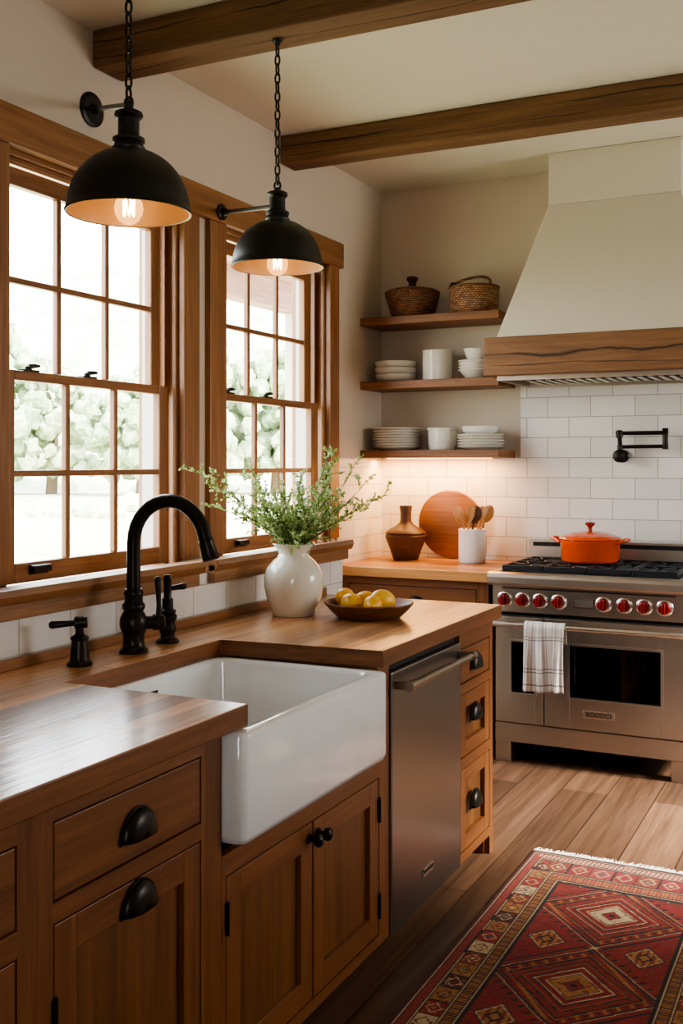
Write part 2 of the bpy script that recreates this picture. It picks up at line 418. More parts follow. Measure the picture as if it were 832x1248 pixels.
beam(3.034, 3.204, M['beam'], 'rough sawn wooden ceiling beam nearer the camera, with a lamp chain hung below it')
beam(4.411, 4.555, M['beam_b'], 'rough sawn wooden ceiling beam nearer the range hood, with one long dark crack')

# ------------------------------------------------------------------ left run: countertop, cabinets, sink, dishwasher
FX = -1.24                            # cabinet faces
def left(p): return (FX + p[2], p[0], p[1])          # (along, up, out) -> world, facing +x
def cup_pull(parent, T, u, z):
    b = MB(T); n, m = 18, 8; a, h, d = .05, .054, .022; z0 = z - .028; vs = []; fs = []
    for j in range(m):
        for i in range(n): fs.append((j*(n+1)+i, j*(n+1)+i+1, (j+1)*(n+1)+i+1, (j+1)*(n+1)+i))
    # dome: rim on the face, crown pushed outward above the open lower edge
    vs2 = []
    for j in range(m + 1):
        ph = PI / 2 * j / m
        for i in range(n + 1):
            th = PI * i / n
            rr = math.cos(ph)
            vs2.append((u + a * math.cos(th) * rr ** .8, z0 + h * math.sin(th) * rr ** .8, .001 + d * math.sin(ph) ** .85))
    b.add(vs2, fs, 0, True)
    fl = []
    for i in range(n + 1):
        th = PI * i / n; fl += [(u + (a + .004) * math.cos(th), z0 - .003 + (h + .006) * math.sin(th), .0005), (u + (a + .004) * math.cos(th), z0 - .003 + (h + .006) * math.sin(th), .004),
                                (u + a * .97 * math.cos(th), z0 + h * .97 * math.sin(th), .005)]
    b.add(fl, [q for i in range(n) for q in ((i*3, i*3+3, i*3+4, i*3+1), (i*3+1, i*3+4, i*3+5, i*3+2))], 0, True)
    o = b.build('cup_pull', M['black'], parent, weld=False)
    sm = o.modifiers.new('thick', 'SOLIDIFY'); sm.thickness = .003; sm.offset = 0
    return o
def round_knob(parent, T, u, z):
    b = MB(T); b.tube([(u, z, .0), (u, z, .004)], .013, 18); b.tube([(u, z, .003), (u, z, .02)], .006, 12)
    b.tube([(u, z, .018), (u, z, .022), (u, z, .03), (u, z, .036), (u, z, .039)], [.008, .0155, .017, .013, .004], 20)
    return b.build('knob', M['black'], parent, weld=False)
def hinge(parent, T, u, z):
    b = MB(T); b.box((u - .006, z - .032, -.012), (u + .006, z + .032, .0045)); b.tube([(u, z - .036, .003), (u, z + .036, .003)], .0045, 10)
    return b.build('hinge', M['black'], parent, weld=False)
def slab_front(parent, T, name, u0, u1, z0, z1, matl, g=.004):
    return MB(T).box((u0 + g, z0 + g, -.02), (u1 - g, z1 - g, -.0005)).build(name, matl, parent, bevel=.002)
def framed_front(parent, T, name, u0, u1, z0, z1, hmat, stile=.058, rail=.062, g=.004, rec=.013):
    u0 += g; u1 -= g; z0 += g; z1 -= g
    b = MB(T); b.box((u0, z0, -.02), (u0 + stile, z1, -.0005), 0); b.box((u1 - stile, z0, -.02), (u1, z1, -.0005), 0)
    b.box((u0 + stile, z0, -.02), (u1 - stile, z0 + rail, -.0007), 1); b.box((u0 + stile, z1 - rail, -.02), (u1 - stile, z1, -.0007), 1)
    o = b.build(name, [M['cab_v'], hmat], parent, bevel=.0015, weld=False)
    MB(T).box((u0 + stile - .004, z0 + rail - .004, -.02), (u1 - stile + .004, z1 - rail + .004, -.0007 - rec)).build('panel', M['cab_p'], o)
    return o

def frame_boxes(b, T, spec, hmat_i=1):
    for (u0, u1, z0, z1, mi) in spec: b.box((u0, z0, -.02), (u1, z1, 0), mi)

MATS = [M['cab_v'], M['cab_y'], M['void']]
# leftmost cabinet (cut by the frame)
t = thing('base_cabinet', 'oak base cabinet at the left end of the run, only its edge in view', 'cabinet', (FX, 1.05, 0))
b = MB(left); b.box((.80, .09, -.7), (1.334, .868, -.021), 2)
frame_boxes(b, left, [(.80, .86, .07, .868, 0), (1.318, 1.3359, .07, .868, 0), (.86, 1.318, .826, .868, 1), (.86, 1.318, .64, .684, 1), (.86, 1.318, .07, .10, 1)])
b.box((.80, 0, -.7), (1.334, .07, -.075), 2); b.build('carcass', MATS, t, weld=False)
d = slab_front(t, left, 'drawer', .86, 1.318, .684, .826, M['cab_y']); cup_pull(d, left, 1.09, .762)
d = framed_front(t, left, 'door', .86, 1.318, .10, .64, M['cab_y']); cup_pull(d, left, 1.09, .61)
# drawer-over-door cabinet
t = thing('base_cabinet', 'oak base cabinet left of the sink, one drawer over one door with black cup pulls', 'cabinet', (FX, 1.63, 0))
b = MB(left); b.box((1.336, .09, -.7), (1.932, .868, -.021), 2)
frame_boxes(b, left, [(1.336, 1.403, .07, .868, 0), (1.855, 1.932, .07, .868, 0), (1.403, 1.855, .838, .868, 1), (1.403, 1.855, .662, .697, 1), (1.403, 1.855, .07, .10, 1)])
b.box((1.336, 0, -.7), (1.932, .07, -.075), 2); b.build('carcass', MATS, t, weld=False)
d = slab_front(t, left, 'drawer', 1.403, 1.855, .697, .838, M['cab_y']); cup_pull(d, left, 1.637, .767)
d = framed_front(t, left, 'door', 1.403, 1.855, .10, .662, M['cab_y']); cup_pull(d, left, 1.64, .628); hinge(d, left, 1.406, .50); hinge(d, left, 1.406, .2)
# sink cabinet
t = thing('sink_cabinet', 'oak double-door cabinet below the white sink, with two round black knobs', 'cabinet', (FX, 2.38, 0))
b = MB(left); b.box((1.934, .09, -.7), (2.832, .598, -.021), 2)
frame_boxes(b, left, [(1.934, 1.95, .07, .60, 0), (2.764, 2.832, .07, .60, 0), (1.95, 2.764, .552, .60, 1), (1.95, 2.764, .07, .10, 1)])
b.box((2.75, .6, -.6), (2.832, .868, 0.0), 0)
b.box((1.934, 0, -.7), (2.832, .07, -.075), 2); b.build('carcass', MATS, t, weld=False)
d = framed_front(t, left, 'door', 1.95, 2.358, .10, .552, M['cab_y']); round_knob(d, left, 2.335, .512); hinge(d, left, 1.953, .46); hinge(d, left, 1.953, .18)
d = framed_front(t, left, 'door', 2.358, 2.764, .10, .552, M['cab_y']); round_knob(d, left, 2.385, .512); hinge(d, left, 2.76, .46); hinge(d, left, 2.76, .185)
# dishwasher
t = thing('dishwasher', 'stainless steel dishwasher between the sink cabinet and the drawer cabinet', 'dishwasher', (FX, 3.13, 0))
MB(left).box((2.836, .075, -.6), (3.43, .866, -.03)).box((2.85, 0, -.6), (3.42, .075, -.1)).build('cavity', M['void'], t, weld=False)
MB(left).box((2.838, .07, -.03), (3.428, .838, .008)).build('door_panel', M['steel_z'], t, bevel=.004)
MB(left).box((2.842, .84, -.03), (3.424, .866, -.012)).build('control_strip', M['iron'], t)
b = MB(left); b.tube([(2.85, .80, .058), (3.415, .80, .058)], .0125, 18)
for u in (2.862, 3.403): b.box((u - .012, .788, .006), (u + .012, .812, .05)); b.tube([(u - .016, .80, .058), (u + .016, .80, .058)], .0155, 18)
b.build('handle', M['pewter'], t, bevel=.002, weld=False)
def lettering(txt, size, mat4, parent, depth=.0006):
    cu = bpy.data.curves.new('lettering', 'FONT'); cu.body = txt; cu.size = size; cu.align_x = 'CENTER'; cu.align_y = 'CENTER'; cu.extrude = depth
    tmp = bpy.data.objects.new('tmp_text', cu); COL.objects.link(tmp); bpy.context.view_layer.update()
    me = bpy.data.meshes.new_from_object(tmp.evaluated_get(bpy.context.evaluated_depsgraph_get())); bpy.data.objects.remove(tmp)
    me.materials.clear(); me.materials.append(M['letter'])
    inv = Matrix.Translation(-wl(parent)); me.transform(inv @ mat4)
    o = bpy.data.objects.new('lettering', me); COL.objects.link(o); o.parent = parent; return o
pl = MB(left); pl.box((3.075, .158, .008), (3.165, .178, .0095), 0)
for a in ((3.073, .156, 3.167, .1595), (3.073, .1765, 3.167, .18), (3.073, .156, 3.0765, .18), (3.1635, .156, 3.167, .18)): pl.box((a[0], a[1], .008), (a[2], a[3], .0115), 1)
pl = pl.build('nameplate', [M['steel_dark'], M['chrome']], t, weld=False)
lettering('BOOEICI', .017, Matrix(((0, 0, 1, FX + .0097), (1, 0, 0, 3.12), (0, 1, 0, .168), (0, 0, 0, 1))), pl)
# three-drawer end cabinet
t = thing('drawer_cabinet', 'oak three-drawer cabinet at the end of the run, standing on a leg', 'cabinet', (FX, 3.62, 0))
b = MB(left); b.box((3.434, .09, -.7), (3.80, .868, -.021), 2); b.box((3.785, .085, -.7), (3.80, .868, -.001), 0)
frame_boxes(b, left, [(3.434, 3.448, .07, .868, 0), (3.764, 3.80, .0, .868, 0), (3.448, 3.764, .81, .868, 1), (3.448, 3.764, .652, .686, 1), (3.448, 3.764, .392, .428, 1), (3.448, 3.764, .07, .102, 1)])
b.box((3.45, .086, -.68), (3.79, .092, -.02), 2)
b.build('carcass', MATS, t, weld=False)
MB(left).box((3.755, 0, -.11), (3.80, .088, -.02)).build('leg', M['cab_v'], t, bevel=.001)
MB(left).box((3.735, 0, -.7), (3.80, .088, -.62)).build('leg', M['cab_v'], t, bevel=.001)
d = slab_front(t, left, 'drawer', 3.448, 3.764, .686, .81, M['cab_y']); cup_pull(d, left, 3.60, .752)
for z0, z1, zc in ((.428, .652, .572), (.102, .392, .262)):
    d = framed_front(t, left, 'drawer', 3.448, 3.764, z0, z1, M['cab_y'], stile=.05, rail=.05, rec=.016); cup_pull(d, left, 3.595, zc)

# butcher block countertop with the notch for the sink, and its low upstand
CT, CB = .92, .871
nx = -1.735; cf = -1.215
poly = [(-1.968, .55), (cf, .55), (cf, 2.003), (nx, 2.003), (nx, 2.70), (cf, 2.735), (cf, 3.832), (-1.968, 3.832)]
b = MB(); n = len(poly)
tri = [((-1.968, .55), (cf, .55), (cf, 2.003), (nx, 2.003), (-1.968, 2.003)), ((-1.968, 2.003), (nx, 2.003), (nx, 2.70), (-1.968, 2.70)), ((-1.968, 2.70), (nx, 2.70), (cf, 2.735), (cf, 3.832), (-1.968, 3.832))]
for z in (CT, CB):
    for q in tri: b.add([(x, y, z) for x, y in q], [tuple(range(len(q)))], 0)
loop = [(-1.968, .55), (cf, .55), (cf, 2.003), (nx, 2.003), (nx, 2.70), (cf, 2.735), (cf, 3.832), (-1.968, 3.832), (-1.968, 2.70), (-1.968, 2.003)]
for i in range(len(loop)):
    p, q = loop[i], loop[(i + 1) % len(loop)]
    endgrain = abs(p[1] - q[1]) < .05
    b.add([(p[0], p[1], CB), (q[0], q[1], CB), (q[0], q[1], CT), (p[0], p[1], CT)], [(0, 1, 2, 3)], 1 if endgrain else 2)
t = thing('countertop', 'long butcher block countertop around the sink, under the windows', 'countertop', (-1.6, 2.2, CB))
b.build('slab', [M['counter'], M['counter_end'], M['cab_y']], t, bevel=.003)
MB().box((-1.969, .55, CT), (-1.952, 3.832, CT + .028)).build('upstand', M['trim_y'], t, bevel=.002)

# farmhouse sink
t = thing('farmhouse_sink', 'white fireclay apron-front sink set into the butcher block', 'sink', (-1.47, 2.32, .6))
bm = bmesh.new()
x0, x1, y0, y1, z0, z1 = -1.765, -1.188, 1.94, 2.716, .621, .868
ix0, ix1, iy0, iy1, iz = -1.735, -1.232, 1.985, 2.678, .65
def rr(xa, xb, ya, yb, z, r, n=5):
    out = []
    for cx, cy, a0 in ((xb - r, yb - r, 0), (xa + r, yb - r, 90), (xa + r, ya + r, 180), (xb - r, ya + r, 270)):
        for k in range(n + 1):
            a = math.radians(a0 + 90 * k / n); out.append((cx + r * math.cos(a), cy + r * math.sin(a), z))
    return out
rings = [rr(x0 + .02, x1 - .02, y0 + .02, y1 - .02, z0, .02), rr(x0 + .006, x1 - .006, y0 + .006, y1 - .006, z0 + .006, .024), rr(x0, x1, y0, y1, z0 + .022, .028),
         rr(x0, x1, y0, y1, z1 - .008, .028), rr(x0 + .003, x1 - .003, y0 + .003, y1 - .003, z1 - .002, .026), rr(x0 + .009, x1 - .009, y0 + .009, y1 - .009, z1, .02),
         rr(ix0 - .008, ix1 + .008, iy0 - .008, iy1 + .008, z1, .05), rr(ix0 - .002, ix1 + .002, iy0 - .002, iy1 + .002, z1 - .003, .046), rr(ix0, ix1, iy0, iy1, z1 - .012, .045),
         rr(ix0 + .006, ix1 - .006, iy0 + .006, iy1 - .006, iz + .05, .05), rr(ix0 + .02, ix1 - .02, iy0 + .02, iy1 - .02, iz + .012, .05), rr(ix0 + .055, ix1 - .055, iy0 + .055, iy1 - .055, iz, .05)]
b = MB(); k = len(rings[0]); vs = [p for r in rings for p in r]
b.add(vs, [(j*k+i, j*k+(i+1)%k, (j+1)*k+(i+1)%k, (j+1)*k+i) for j in range(len(rings) - 1) for i in range(k)] + [tuple(range(k))[::-1], tuple(range((len(rings)-1)*k, len(rings)*k))], 0, True)
bm.free()
b.build('basin', M['white'], t, sharp=60)
b = MB(); b.box((ix0 + .0015, 2.31, .822), (ix0 + .007, 2.375, .83)); b.box((ix0 + .001, 2.315, .812), (ix0 + .0035, 2.37, .822)); b.build('overflow_slot', M['iron'], t, bevel=.002, weld=False)
b = MB(); b.lathe([(.0, .6515), (.03, .6515), (.042, .653), (.045, .651)], (-1.49, 2.33, 0), 28); b.build('drain', M['chrome'], t)

# faucet
def faucet():
    fx, fy = -1.834, 2.405; z = CT + .0006
    t = thing('faucet', 'black gooseneck kitchen faucet with side lever, behind the sink', 'faucet', (fx, fy, z))
    b = MB(); b.lathe([(0, 0), (.040, 0), (.041, .006), (.036, .012), (.031, .017), (.0295, .03), (.0295, .05), (.032, .056), (.0375, .068), (.040, .082), (.0375, .098), (.031, .11), (.027, .116),
                       (.029, .12), (.032, .124), (.032, .134), (.0285, .138), (.0255, .141), (.0255, .158), (.028, .162), (.028, .168), (.0255, .172), (.0235, .178), (0, .18)], (fx, fy, z), 32)
    b.build('body', M['black'], t)
    p = [(fx, fy, z + .17), (fx, fy, z + .25), (fx, fy, z + .307)]; R = .12
    for k in range(1, 15):
        a = PI - (PI * .93) * k / 14; p.append((fx + R + R * math.cos(a), fy, z + .307 + R * math.sin(a)))
    e = p[-1]; dx = p[-1][0] - p[-2][0]; dz = p[-1][2] - p[-2][2]; L = math.hypot(dx, dz); dx /= L; dz /= L
    p.append((e[0] + dx * .015, fy, e[2] + dz * .015))
    b = MB(); b.tube(p, [.020] + [.0195] * (len(p) - 1), 18); b.build('spout', M['black'], t)
    e = p[-1]; b = MB(); b.tube([(e[0] + dx * s, fy, e[2] + dz * s) for s in (-.004, .0, .004, .006, .05, .053)], [.02, .0215, .0215, .0205, .0245, .021], 20); b.build('spray_head', M['black'], t)
    b = MB(); az = z + .082; d = Vector((.75, .66, 0)).normalized(); c = Vector((fx, fy, az))
    b.tube([c + d * s for s in (.03, .052, .054, .07, .072, .084, .088)], [.019, .019, .023, .023, .02, .02, .012], 18)
    h = c + d * .07; b.tube([h + Vector((0, 0, .018)), h + Vector((0, 0, .05)), h + Vector((-.002, 0, .09)), h + Vector((-.003, 0, .122)), h + Vector((-.003, 0, .128))], [.009, .0065, .008, .0105, .006], 12)
    b.build('lever', M['black'], t, weld=False)
    # side handle on the left
    hx, hy = -1.842, 2.186
    t = thing('tap_handle', 'small black tap with a sideways lever, left of the tall faucet', 'tap', (hx, hy, z))
    b = MB(); b.lathe([(0, 0), (.033, 0), (.034, .006), (.029, .011), (.026, .014), (.0255, .02), (.021, .066), (.024, .07), (.024, .075), (.016, .079), (.011, .083), (.0105, .1), (.013, .104), (0, .106)], (hx, hy, z), 28); b.build('body', M['black'], t)
    c = Vector((hx, hy, z + .112)); d = Vector((-.78, -.62, -.06)).normalized(); b = MB()
    b.tube([c - d * .02, c - d * .018, c + d * .012, c + d * .014], [.012, .0155, .0155, .012], 16); b.tube([c + d * .012, c + d * .035, c + d * .072, c + d * .078], [.0075, .0085, .0105, .006], 12)
    b.cyl(c - Vector((0, 0, .014)), c + Vector((0, 0, .016)), .012, 14); b.build('lever', M['black'], t, weld=False)
    # side spray on the right
    hx, hy = -1.845, 2.582
    t = thing('side_spray', 'black side sprayer with a thumb lever, right of the tall faucet', 'sprayer', (hx, hy, z))
    b = MB(); b.lathe([(0, 0), (.034, 0), (.035, .005), (.029, .011), (.021, .015), (.02, .024), (.024, .032), (.0265, .045), (.022, .058), (.0245, .064), (.028, .072), (.028, .08), (.0215, .084), (.0245, .088), (.0245, .096), (.017, .1), (.0165, .13), (0, .131)], (hx, hy, z), 28); b.build('base', M['black'], t)
    b = MB(); b.tube([(hx, hy, z + .13), (hx, hy, z + .135), (hx, hy, z + .185), (hx, hy, z + .192), (hx, hy, z + .2)], [.013, .0115, .0125, .014, .010], 16)
    b.build('wand', M['black'], t)
    b = MB(); d = Vector((.72, .66, .1)).normalized(); c = Vector((hx, hy, z + .16)); b.tube([c, c + d * .02, c + d * .05, c + d * .056], [.006, .007, .0105, .006], 12); b.build('lever', M['black'], t)
faucet()

# ------------------------------------------------------------------ pendant lamps
def pendant(x, y, rz, top, arm_from, arm_rel, label, arm_out):
    t = thing('pendant_lamp', label, 'lamp', (x, y, rz))
    R = .153
    prof = [(R + .003, -.004), (R + .005, 0), (R + .002, .004)]
    for k in range(1, 13):
        a = PI / 2 * k / 12 * .86; prof.append((R * math.cos(a) ** .92, .004 + .15 * math.sin(a) / math.sin(PI / 2 * .86)))
    b = MB(); b.lathe(prof + [(.038, .158)], (x, y, rz), 56)
    b.build('shade', M['lampblack'], t)
    b = MB(); b.lathe([(R + .002, -.004), (R - .003, -.002)] + [(max(r - .004, .02), z - .004) for r, z in prof[3:]] + [(.0, .148)], (x, y, rz), 56); b.build('shade_lining', M['lining'], t)
    b = MB(); b.lathe([(.034, .148), (.041, .152), (.042, .160), (.037, .165), (.036, .172), (.04, .176), (.04, .184), (.028, .19), (.0265, .196), (.0265, .222), (.0265, .232), (.033, .236), (.036, .242), (.034, .249), (.024, .254), (.012, .258), (.010, .266), (0, .268)], (x, y, rz), 36); b.build('socket', M['lampblack'], t)
    b = MB(); b.tube([(x + .012 * math.cos(a), y, rz + .274 + .014 * math.sin(a)) for a in [2 * PI * k / 16 for k in range(16)]], .0035, 8, closed=True); b.build('loop', M['lampblack'], t)
    # chain of interlocked links up to its hook
    z = rz + .280; k = 0; b = MB(); pitch = .031
    while z < top - .022:
        a = [(.0085 * math.cos(q), .019 * math.sin(q)) for q in [2 * PI * i / 14 for i in range(14)]]
        b.tube([(x + (u if k % 2 else 0), y + (0 if k % 2 else u), z + .016 + w) for u, w in a], .0033, 6, closed=True); z += pitch; k += 1
    b.build('chain', M['lampblack'], t, weld=False)
    b = MB(); b.lathe([(0, 0), (.008, 0), (.01, .012), (.016, .016), (.018, .022), (0, .022)], (x, y, top - .0225), 20); b.build('hook', M['lampblack'], t)
    b = MB(); A = Vector(arm_from); B = Vector((x, y, rz + arm_rel)); d = (B - A).normalized(); n = Vector((1, 0, 0))
    b.tube([A, A + n * .008, A + n * .012], [arm_out, arm_out, arm_out * .8], 32); b.tube([A + n * .01, A + n * .03], [.02, .014], 16)
    s = A + n * .028; b.tube([s, s + d * .04, B - d * .05, B], [.010, .0085, .0075, .0075], 12)
    b.ball(B, .012); b.build('wall_arm', M['lampblack'], t, weld=False)
    b = MB(); b.lathe([(.0, -.031), (.012, -.029), (.024, -.021), (.033, -.006), (.036, .01), (.033, .026), (.024, .04), (.018, .052), (.0165, .07), (0, .072)], (x, y, rz), 28); b.build('bulb', M['bulb'], t)
    b = MB(); b.tube([(x, y, rz + .07), (x, y, rz + .149)], .017, 16); b.build('bulb_cap', M['pewter'], t)
    b = MB(); b.tube([(x + .013 * math.cos(q), y + .013 * math.sin(q), rz + (.03 if i % 2 else -.008)) for i, q in enumerate([2 * PI * k / 12 for k in range(12)])], .0022, 6, closed=True); b.build('filament', M['filament'], t)
    ld = bpy.data.lights.new('bulb_light', 'POINT'); ld.energy = 1.3; ld.color = (1, .68, .36); ld.shadow_soft_size = .012
    lo = bpy.data.objects.new('bulb_light', ld); COL.objects.link(lo); lo.location = (x, y, rz + .012)
pendant(-1.644, 2.136, 2.078, CZ, (WX, 3.029, 2.729), .268, 'black dome pendant lamp over the sink, hanging from the ceiling by a long chain', .062)
pendant(-1.775, 3.115, 2.117, 2.884, (-2.464, 3.838, 2.527), .205, 'black dome pendant lamp over the vase, its chain hung from the ceiling beam', .034)

# ------------------------------------------------------------------ back run
def back(p): return (p[0], 4.96 - p[2], p[1])        # (along x, up, out) -> world, facing -y
MATX = [M['cab_v'], M['cab_x'], M['void']]
t = thing('base_cabinet', 'oak base cabinet left of the range, below the jug and cutting board', 'cabinet', (-2.04, 4.96, 0))
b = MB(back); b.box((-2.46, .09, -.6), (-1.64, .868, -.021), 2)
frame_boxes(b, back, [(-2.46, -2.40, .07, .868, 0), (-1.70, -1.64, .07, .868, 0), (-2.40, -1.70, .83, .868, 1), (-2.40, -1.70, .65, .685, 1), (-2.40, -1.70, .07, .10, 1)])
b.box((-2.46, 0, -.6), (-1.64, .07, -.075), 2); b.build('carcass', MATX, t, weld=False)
d = slab_front(t, back, 'drawer', -2.40, -1.70, .685, .83, M['cab_x']); cup_pull(d, back, -2.02, .752)
for u0, u1, k in ((-2.40, -2.05, -2.09), (-2.05, -1.70, -2.01)):
    d = framed_front(t, back, 'door', u0, u1, .10, .65, M['cab_x']); round_knob(d, back, k, .58)
tag(MB().box((-2.486, 4.92, CB), (-1.632, 5.586, CT)).build('countertop', M['counter_x'], loc=(-2.05, 5.25, CB), bevel=.003), 'short wooden countertop left of the range, in the corner below the shelves', 'countertop')

# floating shelves
for z0, z1, lab in ((2.212, 2.256, 'highest wooden floating shelf, holding two baskets'), (1.86, 1.904, 'middle wooden floating shelf, with bowls and a tall white canister'),
                    (1.482, 1.524, 'lowest wooden floating shelf, with plates and a glowing strip below')):
    o = MB().box((WX + .001, 5.31, z0), (-1.70, BY - .001, z1)).build('wall_shelf', M['shelf'], loc=(-2.1, 5.45, z0), bevel=.003)
    tag(o, lab, 'shelf')
    if z0 < 1.5:
        MB().box((-2.44, 5.545, 1.476), (-1.82, 5.565, 1.4815)).build('light_strip', M['led'], o)

# range hood
hx0, hx1 = -1.678, -.52
t = thing('range_hood', 'tall plastered range hood with a wooden band, above the steel range', 'range hood', (-1.1, 5.3, 1.88))
fy = 5.0
b = MB()
lo = [(hx0 + .06, fy + .012, 2.071), (hx1 - .06, fy + .012, 2.071), (hx1 - .06, BY - .001, 2.071), (hx0 + .06, BY - .001, 2.071)]
hi = [(-1.423, 5.26, 2.758), (-.776, 5.26, 2.758), (-.776, BY - .001, 2.758), (-1.423, BY - .001, 2.758)]
b.add(lo + hi, [(3, 2, 1, 0), (4, 5, 6, 7), (0, 1, 5, 4), (1, 2, 6, 5), (2, 3, 7, 6), (3, 0, 4, 7)])
b.build('flared_body', M['hood'], t, bevel=.006)
MB().box((-1.423, 5.259, 2.757), (-.776, BY - .001, CZ - .001)).build('chimney', M['hood'], t, bevel=.004)
b = MB(); b.box((hx0, fy, 1.884), (hx1, fy + .05, 2.072)); b.box((hx0, fy + .05, 1.884), (hx0 + .05, BY - .013, 2.072)); b.box((hx1 - .05, fy + .05, 1.884), (hx1, BY - .013, 2.072))
b.build('wooden_band', M['mantel'], t, bevel=.004, weld=False)
b = MB(); b.box((hx0 + .05, fy + .05, 1.895), (hx1 - .05, BY - .013, 1.905), 0)
b.box((hx0 + .052, fy + .052, 1.862), (hx1 - .052, fy + .07, 1.9), 0); b.box((hx0 + .052, BY - .04, 1.858), (hx1 - .052, BY - .02, 1.9), 0)
for xx in (hx0 + .052, hx1 - .07): b.box((xx, fy + .07, 1.862), (xx + .018, BY - .04, 1.9), 0)
b.build('liner', M['steel'], t, weld=False)
b = MB(); x = hx0 + .15
while x < hx1 - .12:
    b.box((x, fy + .22, 1.868), (x + .026, BY - .05, 1.884), 0); b.box((x + .026, fy + .22, 1.878), (x + .05, BY - .05, 1.882), 1); x += .05
b.build('baffle_filter', [M['chrome'], M['void']], t, weld=False)

# range
rx0, rx1 = -1.61, -.70
t = thing('range_cooker', 'wide stainless steel gas range with red knobs, below the hood', 'range', (-1.155, 5.2, 0))
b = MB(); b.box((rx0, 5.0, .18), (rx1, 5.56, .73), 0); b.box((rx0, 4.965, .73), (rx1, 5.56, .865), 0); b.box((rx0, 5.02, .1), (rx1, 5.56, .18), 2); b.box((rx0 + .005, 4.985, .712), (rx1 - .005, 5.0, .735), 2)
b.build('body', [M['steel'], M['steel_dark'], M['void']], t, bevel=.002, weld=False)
b = MB(); b.prism([(4.94, .735), (4.965, .735), (4.965, .862), (4.93, .862)], rx0, rx1, 'X'); b.build('control_panel', M['steel'], t, bevel=.002)
b = MB(); b.prism([(5.56, .862), (5.56, .928), (4.92, .928), (4.9, .92), (4.893, .905), (4.893, .878), (4.90, .865), (4.93, .862)], rx0 - .015, rx1 + .015, 'X', 0)
b.box((rx0 + .035, 4.945, .9285), (rx1 - .035, 5.5, .931), 1); b.build('cooktop', [M['steel'], M['iron']], t, bevel=.003, weld=False)
b = MB(); b.box((rx0 + .01, 5.515, .93), (rx1 - .01, 5.575, 1.045), 0); b.box((rx0 + .035, 5.513, 1.012), (rx1 - .035, 5.516, 1.034), 1); b.build('backguard', [M['steel'], M['void']], t, bevel=.002, weld=False)
# cast iron grates: four sections, burners below
gw = (rx1 - rx0 - .08) / 4
for k in range(4):
    g0 = rx0 + .04 + k * gw; g1 = g0 + gw - .006; b = MB(); za, zb = .942, .958
    b.box((g0, 4.955, .934), (g1, 4.972, zb)); b.box((g0, 5.475, .934), (g1, 5.49, zb)); b.box((g0, 4.972, za), (g0 + .013, 5.475, zb)); b.box((g1 - .013, 4.972, za), (g1, 5.475, zb))
    b.box((g0 + .013, 5.214, za), (g1 - .013, 5.23, zb))
    gc = (g0 + g1) / 2
    for yc in (5.092, 5.352):
        for a in range(8):
            q = a * PI / 4 + PI / 8; dx, dy = math.cos(q), math.sin(q)
            L = min((gw / 2 - .012) / max(abs(dx), 1e-3), .12 / max(abs(dy), 1e-3))
            b.tube([(gc + dx * .028, yc + dy * .028, .951), (gc + dx * L, yc + dy * L, .951)], .0068, 6)
    for fx_ in (g0 + .01, g1 - .01):
        for fy_ in (4.965, 5.48): b.box((fx_ - .006, fy_ - .006, .929), (fx_ + .006, fy_ + .006, .945))
    b.build('grate', M['iron'], t, bevel=.002, weld=False)
    for yc in (5.092, 5.352):
        q = MB(); q.lathe([(.0, .942), (.022, .942), (.034, .94), (.038, .936), (.044, .934), (.046, .93)], (gc, yc, 0), 24); q.build('burner', M['iron'], t)
# knobs
for kx in (-1.548, -1.46, -1.375, -1.285, -1.075, -.98, -.89, -.80):
    T0 = Matrix(((1, 0, 0), (0, 0, -1), (0, 1, 0)))       # lathe axis -> -y
    q = MB(); q.lathe([(0, 0), (.037, 0), (.039, .004), (.036, .009), (.030, .011), (0, .012)], (kx, 4.9365, .797), 32, T0); kb = q.build('knob_bezel', M['chrome'], t)
    q = MB(); q.lathe([(0, .01), (.0295, .01), (.030, .014), (.028, .034), (.025, .039), (0, .040)], (kx, 4.9365, .797), 28, T0)
    q.box((kx - .0085, 4.884, .772), (kx + .0085, 4.905, .824)); q.build('knob', M['red'], kb, bevel=.004, weld=False)
b = MB(); b.box((-1.215, 4.931, .772), (-1.118, 4.9395, .816), 0); b.box((-1.209, 4.9295, .778), (-1.124, 4.9315, .81), 1); b.build('display_panel', [M['steel_dark'], M['steel']], t, bevel=.001, weld=False)
b = MB(); b.box((rx0 + .05, 4.9285, .848), (rx1 - .05, 4.937, .853)); b.build('vent_slot', M['void'], t)
# oven doors
def oven_door(x0, x1, w0, w1, z0=.195, z1=.708):
    wz0, wz1 = .342, .588
    d = MB(); d.box((x0, 4.968, z0), (w0, 5.0, z1)); d.box((w1, 4.968, z0), (x1, 5.0, z1)); d.box((w0, 4.968, z0), (w1, 5.0, wz0)); d.box((w0, 4.968, wz1), (w1, 5.0, z1))
    o = d.build('oven_door', M['steel'], t, bevel=.0015, weld=False)
    f = .012; q = MB()
    q.box((w0 - f, 4.962, wz0 - f), (w0, 4.97, wz1 + f)); q.box((w1, 4.962, wz0 - f), (w1 + f, 4.97, wz1 + f)); q.box((w0, 4.962, wz0 - f), (w1, 4.97, wz0)); q.box((w0, 4.962, wz1), (w1, 4.97, wz1 + f))
    q.build('window_trim', M['steel'], o, bevel=.002, weld=False)
    MB().box((w0, 4.975, wz0), (w1, 4.985, wz1)).build('window_glass', M['darkglass'], o)
    return o
oven_door(rx0 + .004, -1.369, -1.525, -1.412)
dr = oven_door(-1.362, rx1 - .004, -1.242, -.823)
pl = MB(); pl.box((-1.178, 4.962, .254), (-1.03, 4.968, .29), 0); pl.box((-1.172, 4.961, .258), (-1.036, 4.963, .286), 1); pl = pl.build('nameplate', [M['chrome'], M['steel']], t, bevel=.001, weld=False)
